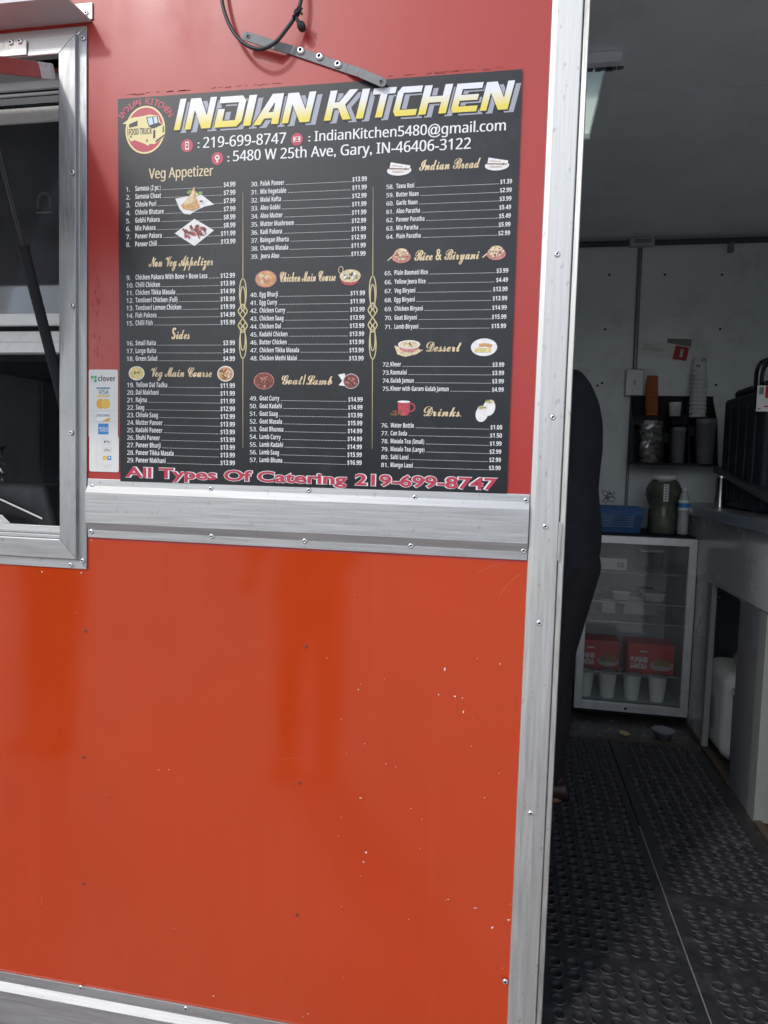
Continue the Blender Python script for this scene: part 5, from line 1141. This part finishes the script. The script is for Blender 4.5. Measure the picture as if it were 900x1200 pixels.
b = MB(); Wl, Hl = c_[0]-a_[0], c_[2]-a_[2]; b.box((a_[0]+Wl*.38, lz-.001, a_[2]+Hl*.52), (a_[0]+Wl*.98, lz-.0003, a_[2]+Hl*.98), 0); b.box((a_[0]+Wl*.08, lz-.001, a_[2]+Hl*.66), (a_[0]+Wl*.30, lz-.0003, a_[2]+Hl*.94), 1); b.box((a_[0]+Wl*.35, lz-.001, a_[2]+Hl*.17), (a_[0]+Wl*.9, lz-.0003, a_[2]+Hl*.22), 0); b.box((a_[0]+Wl*.06, lz-.001, a_[2]+Hl*.08), (a_[0]+Wl*.2, lz-.0003, a_[2]+Hl*.13), 1)
b.build('label_print', [M['red_print'], M['paper_grey']], LB)
# steel canister, slanted black tray resting on it
c = Vector(PX(843, 596, .895)); c.z = zct
SCN = thing('steel_canister', 'slim shiny steel canister standing at the counter front edge', 'canister', c); hcan = PX(843, 557, .895)[2]-zct
b = MB(); b.lathe(c, [(.0001, 0), (.021, 0), (.022, .003), (.022, hcan*.9), (.023, hcan*.9+.001), (.023, hcan), (.0001, hcan)], 26); b.build('can_wall', mat('shiny_steel', (.75, .76, .77), .16, 1.0), SCN)
TRY = thing('black_tray', 'long black tray edge slanting across the front of the drink carrier', 'tray', PX(870, 566, .90))
q0, q1 = Vector(PX(836, 546, .895)), Vector(PX(905, 583, .895)); q0.z = max(q0.z, zct+hcan+.004)
dn_ = Vector((0, 0, -.030)); ou = Vector((.045, 0, 0))
b = MB(); b.hexa([q0+dn_, q0+dn_+ou, q1+dn_+ou, q1+dn_, q0, q0+ou, q1+ou, q1]); b.build('tray_rim', mat('dark_grey_plastic', (.045, .047, .052), .35), TRY, .005, 3)
b = MB(); p_ = [Vector(PX(862, 580, .93)), Vector(PX(888, 600, .93))]; b.tube([p_[0], p_[1]], .007, 10); BLt = b.build('blue_hose', mat('dark_blue_rubber', (.015, .03, .12), .4)); tagthing(BLt, 'dark blue tube lying on the counter under the slanting tray', 'hose')

# ================================================================== BEHIND THE SERVING WINDOW
SH_ = thing('serving_shelf', 'dark shelf just inside the serving window', 'shelf', (-1.6, .25, .90)); b = MB(); b.box((-2.5, .09, .905), (-.80, .42, .930)); b.build('shelf_board', M['dark_in'], SH_, .003)
b = MB(); b.box((-2.5, .36, .2), (-.82, .40, .9045)); b.build('shelf_apron', M['dark_in'], SH_)
zs = .9305
p = Vector(PZ(20, 600, zs))
EQ = thing('soft_case', 'dark grey rounded case on the shelf inside the window', 'case', (-1.30, .30, zs))
a_, c_ = PY(-45, 607, .24), PY(60, 569, .24); b = MB(); b.hexa([(a_[0], .24, zs), (c_[0]+.01, .24, zs), (c_[0]-.01, .40, zs), (a_[0], .40, zs), (a_[0]+.02, .27, c_[2]), (c_[0]-.035, .26, c_[2]), (c_[0]-.05, .38, c_[2]), (a_[0]+.02, .38, c_[2])]); b.build('case_body', mat('dark_grey_fabric', (.055, .057, .062), .7, var=.3, vscale=12, dirt=(.15, .15, .16), dscale=10, damt=.5), EQ, .015, 4)
TBL = thing('card_tablet', 'dark tablet with a pale edge propped on the window shelf', 'tablet', PY(30, 608, .15))
P0, P1, P2, P3 = PY(-30, 571, .16), PY(50, 608, .145), PY(8, 613, .145), PY(-60, 600, .16)
P0, P1 = Vector(P0), Vector(P1); b = MB(); b.plate([P1, P1+Vector((-.32, .02, 0)), P0+Vector((-.20, .07, 0)), P0], (0, .008, .002)); b.build('screen', M['black_gloss'], TBL)
b = MB(); b.tube([P0, P1], .0024, 8); b.build('pale_edge', M['white_plastic'], TBL)
PT = thing('receipt_tray', 'pale flat receipt tray with a dark slot on the window shelf', 'tray', PY(30, 610, .12))
zq = zs+.004
Q = [PZ(-40, 622, zq), PZ(5, 614, zq), PZ(52, 609, zq), PZ(20, 602, zq), PZ(-40, 604, zq)]
b = MB(); b.plate([(q[0], q[1], zq) for q in Q], (0, 0, .006)); b.build('tray_plate', M['box_grey'], PT, .001)
b = MB(); Q = [PZ(22, 609, zq+.0075), PZ(33, 608, zq+.0075), PZ(30, 605.5, zq+.0075), PZ(20, 606.5, zq+.0075)]; b.plate([(q[0], q[1], zq+.0062) for q in Q], (0, 0, .0013)); b.build('slot', M['hole'], PT)
PP = thing('paper_slip', 'white paper slip at the left edge of the window shelf', 'paper', PY(5, 612, .11)); b = MB(); b.plate([PY(-30, 620, .10), PY(13, 615, .10), PY(2, 604, .13), PY(-30, 598, .13)], (0, .001, .001)); b.build('sheet', M['paper'], PP)
BGp = thing('crumpled_bag', 'crumpled clear bag at the left edge behind the serving window', 'bag', PY(-4, 566, .34)); b = MB(); rr = random.Random(77)
rs = []
for i in range(9):
    f = i/8; c = Vector(PY(-10, 570, .34)); c.z = zs+.105+.10*f; rs.append((c, (.055*rr.uniform(.6, 1.2)*(1-.4*f), 0, rr.uniform(-.01, .01)), (0, .04*rr.uniform(.6, 1.1), rr.uniform(-.01, .01))))
b.rings(rs, 14, 0, True, False); b.build('film', M['bag'], BGp)
# cooking line added across the trailer to keep the window view dark
KL = thing('added_range', 'dark cooking range added along the far wall to keep the window view dark', 'range', (-1.6, 2.0, 0)); b = MB(); b.box((-2.7, 1.75, -.003), (-.75, 2.33, .95)); b.build('range_body', mat('greasy_steel', (.26, .28, .32), .5, .2, var=.2, vscale=4, dirt=(.1, .1, .1), dscale=3, damt=.6), KL, .006)
b = MB(); b.hexa([(-2.7, 1.55, 1.55), (-.75, 1.55, 1.55), (-.75, 2.33, 1.55), (-2.7, 2.33, 1.55), (-2.7, 1.80, 2.2), (-.75, 1.80, 2.2), (-.75, 2.33, 2.2), (-2.7, 2.33, 2.2)]); b.build('hood', mat('greasy_steel', (.26, .28, .32), .5, .2, var=.2, vscale=4, dirt=(.1, .1, .1), dscale=3, damt=.6), KL, .004)
b = MB(); b.box((-2.7, 2.30, .951), (-.75, 2.335, 1.549)); b.build('splashback', mat('greasy_steel', (.26, .28, .32), .5, .2, var=.2, vscale=4, dirt=(.1, .1, .1), dscale=3, damt=.6), KL)
BB = thing('bluish_sheet', 'flat bluish grey sheet set behind the lower part of the window glass', 'board', PY(20, 368, .12)); b = MB()
b.plate([PY(*q, .12) for q in ((-90, 372), (52, 372), (46, 353), (37, 337), (0, 302), (-90, 225))], (0, .012, .0)); b.build('patch_sheet', mat('bluish_grey_sheet', (.20, .26, .31), .45, var=.15, vscale=30, stretch=(.3, 1, 6)), BB)  # flat bluish sheet, its outline follows a patch in the pane
UB = thing('shelf_box', 'bluish box on a high shelf behind the top window pane', 'box', PY(25, 126, .35)); a_, c_ = PY(-80, 132, .35), PY(46, 119, .35); b = MB(); b.box((a_[0], .35, a_[2]), (c_[0], .60, c_[2]+.03)); b.build('box_body', mat('bluish_box', (.20, .26, .36), .5), UB, .002)
b = MB(); b.box((-2.5, .30, a_[2]-.022), (-.80, .65, a_[2]-.001)); HS_ = thing('high_shelf', 'dark shelf above the serving window inside the trailer', 'shelf', (-1.6, .47, a_[2])); b.build('shelf_board', M['dark_in'], HS_)

# ================================================================== PERSON INSIDE THE DOORWAY
def remeshed(b, name, mt, parent, vox, sm=6):
    o = b.build(name, mt, parent)
    r = o.modifiers.new('r', 'REMESH'); r.mode = 'VOXEL'; r.voxel_size = vox; r.use_smooth_shade = True
    s = o.modifiers.new('s', 'SMOOTH'); s.iterations = sm; s.factor = .5
    dg = bpy.context.evaluated_depsgraph_get(); me = bpy.data.meshes.new_from_object(o.evaluated_get(dg))
    me.name = name; o.modifiers.clear(); o.data = me
    for p in me.polygons: p.use_smooth = True
    return o
PY0 = 1.10
def limb(b, pts, rad, n=14):
    b.tube(pts, rad, n); b.ball(pts[0], rad[0], 8); b.ball(pts[-1], rad[-1], 8)
PE = thing('person', 'person in black clothes seen from behind, half hidden by the door post', 'person', (.15, PY0, 0))
backpx = [(672, 428), (683, 438), (692, 451), (700, 467), (705, 485), (707, 505), (706, 530), (703, 552), (701, 575), (703, 595), (705.5, 615), (705, 635), (701, 660), (694, 690), (684, 715), (674, 738), (668, 765), (666, 800), (663, 840), (661, 880)]
BKP = [PY(px, py, PY0) for px, py in backpx]
bz = [p[2] for p in BKP][::-1]; bxx = [p[0] for p in BKP][::-1]
bk = lambda z: float(np.interp(z, bz, bxx))
hip = Vector((.17, PY0, .90)); HD = Vector((.000, PY0, 1.575))
def leg_pts(s): return [Vector((bk(.84)-.088, PY0+s*.085, .84)), Vector((bk(.52)-.068, PY0+s*.095, .50)), Vector((bk(.30)-.060, PY0+s*.098, .28)), Vector((.165, PY0+s*.10, .095))]
sh = {s: Vector((.115, PY0+s*.165, 1.395)) for s in (-1, 1)}
el = {s: Vector((.03, PY0+s*.235, 1.135)) for s in (-1, 1)}
wr = {s: Vector((-.20, PY0+s*.17, 1.075)) for s in (-1, 1)}
b = MB()
b.ball(HD+Vector((.012, 0, .022)), .092, 12, sc=(1.05, .83, 1.12)); b.ball(HD+Vector((-.038, 0, -.055)), .056, 10, sc=(.95, .95, 1.0)); b.ball(HD+Vector((-.093, 0, -.008)), .013, 8, sc=(1.1, .8, 1.5)); b.ball(HD+Vector((-.086, 0, -.060)), .016, 8, sc=(.55, 1.4, .45)); b.ball(HD+Vector((-.074, 0, .028)), .04, 8, sc=(.5, 1.1, .3))
for s in (-1, 1): b.ball(HD+Vector((.012, s*.080, -.005)), .026, 8, sc=(.75, .35, 1.2))
limb(b, [HD+Vector((.035, 0, -.07)), Vector((.085, PY0, 1.41))], [.060, .072])
b.rings([((bk(z)-rx-.012, PY0, z), (rx, 0, 0), (0, ry, 0)) for z, rx, ry in ((.84, .075, .11), (.93, .085, .12), (1.03, .095, .13), (1.12, .098, .135), (1.25, .11, .155), (1.36, .10, .165), (1.43, .07, .12))], 22)
for s in (-1, 1):
    limb(b, [sh[s], el[s]], [.052, .040]); limb(b, [el[s], wr[s]], [.040, .026])
    L = leg_pts(s); limb(b, L, [.066, .055, .052, .036])
    limb(b, [L[-1]+Vector((.03, 0, -.055)), L[-1]+Vector((-.13, 0, -.065))], [.034, .026])
    # hand: palm and five separate curled fingers
    d = (wr[s]-el[s]).normalized(); up = Vector((0, 0, 1)); side = d.cross(up).normalized(); up = side.cross(d).normalized()
    pc = wr[s]+d*.05; b.rings([(wr[s]+d*.012, side*.027, up*.018), (wr[s]+d*.04, side*.037, up*.016), (wr[s]+d*.075, side*.041, up*.015), (wr[s]+d*.092, side*.038, up*.012)], 14)
    for k, (o_, l_) in enumerate(((-.030, .062), (-.010, .074), (.010, .070), (.029, .054))):
        r0 = wr[s]+d*.088+side*o_; limb(b, [r0, r0+d*l_*.45-up*.006, r0+d*l_*.78-up*.020, r0+d*l_*.95-up*.036], [.0088, .0082, .0075, .0068], 8)
    th = wr[s]+d*.030-side*s*.030; limb(b, [th, th-side*s*.020+d*.026-up*.006, th-side*s*.026+d*.058-up*.016], [.0115, .0095, .008], 8)
BODY = remeshed(b, 'body', M['skin'], PE, .0055, 4)
b = MB()
b.rings([((bk(z)-rx, PY0, z), (rx, 0, 0), (0, ry, 0)) for z, rx, ry in ((.73, .108, .160), (.79, .120, .172), (.86, .128, .180), (.93, .132, .182), (1.0, .126, .172), (1.06, .120, .162), (1.12, .118, .158), (1.20, .122, .166), (1.28, .126, .176), (1.35, .118, .182), (1.405, .096, .165), (1.44, .070, .115), (1.455, .056, .075))], 28)
for s in (-1, 1): limb(b, [sh[s]+Vector((0, 0, -.005)), sh[s].lerp(el[s], .5), el[s], el[s].lerp(wr[s], .55)], [.070, .062, .056, .046])
remeshed(b, 'shirt', M['navy'], PE, .009, 8)
b = MB()
b.rings([((bk(z)-rx, PY0, z), (rx, 0, 0), (0, ry, 0)) for z, rx, ry in ((.74, .110, .155), (.80, .122, .168), (.87, .124, .170), (.95, .118, .160))], 24)
for s in (-1, 1):
    L = leg_pts(s); limb(b, [L[0]+Vector((0, 0, -.03)), (L[0]+L[1])/2, L[1], L[2], Vector((L[3].x, L[3].y, .115))], [.086, .080, .070, .066, .056])
remeshed(b, 'trousers', M['trouser'], PE, .009, 6)
for s in (-1, 1):
    L = leg_pts(s)[-1]; b = MB(); zb_ = .0135
    prof = [(.075, .030, .055), (.065, .036, .068), (.02, .040, .075), (-.05, .044, .060), (-.11, .046, .046), (-.15, .040, .036), (-.172, .022, .026)]
    b.rings([((L.x+dx, L.y, zb_+h_/2+.004), (0, wy, 0), (0, 0, h_/2)) for dx, wy, h_ in prof], 16); 
    b.ball((L.x+.03, L.y, zb_+.075), .040, 8, sc=(1, .9, .7))
    remeshed(b, 'shoe', M['shoe'], PE, .005, 4)
b = MB(); b.ball(HD+Vector((.022, 0, .036)), .098, 14, sc=(1.03, .86, 1.05)); o = b.build('hair', M['hair'], PE)
o.data.materials[0] = M['hair']
# cut the fringe so that the face stays free
me = o.data
for v in me.vertices:
    wx = v.co.x+ORG[PE.name].x-HD.x
    if wx < -.055: v.co.x += (-.055-wx)*.9
    if v.co.z+0 < HD.z-.05 and wx < .02: v.co.z = HD.z-.05+(v.co.z-HD.z+.05)*.1
for s in (-1, 1):
    b = MB(); b.ball(HD+Vector((-.080, s*.031, .012)), .0115, 8); b.build('eye', [mat('eye_white', (.7, .7, .68), .2)], PE)

# bystanders out on the lot: they are what the glossy lower sheet mirrors
def bystander(label, x, y, rot, top, leg, sc):
    def rec(o, parent):
        c = o.copy(); COL.objects.link(c)
        if parent is not None: c.parent = parent
        n0 = o.name.split('.')[0]
        if n0 in ('shirt', 'trousers'):
            c.material_slots[0].link = 'OBJECT'; c.material_slots[0].material = M[top] if n0 == 'shirt' else M[leg]
        for ch in list(o.children): rec(ch, c)
        return c
    p = rec(PE, None); p.location = (x, y, -.4585); p.rotation_euler = (0, 0, rot); p.scale = (sc,)*3; p['label'] = label
    return p
bystander('person in grey top and dark jeans mirrored in the middle of the glossy orange panel', -.97, -2.0, R_(-90), 'grey_cloth', 'denim', 1.0)
bystander('person in black clothes mirrored at the left of the glossy orange panel', -2.42, -1.95, R_(-80), 'navy', 'denim', 1.04)
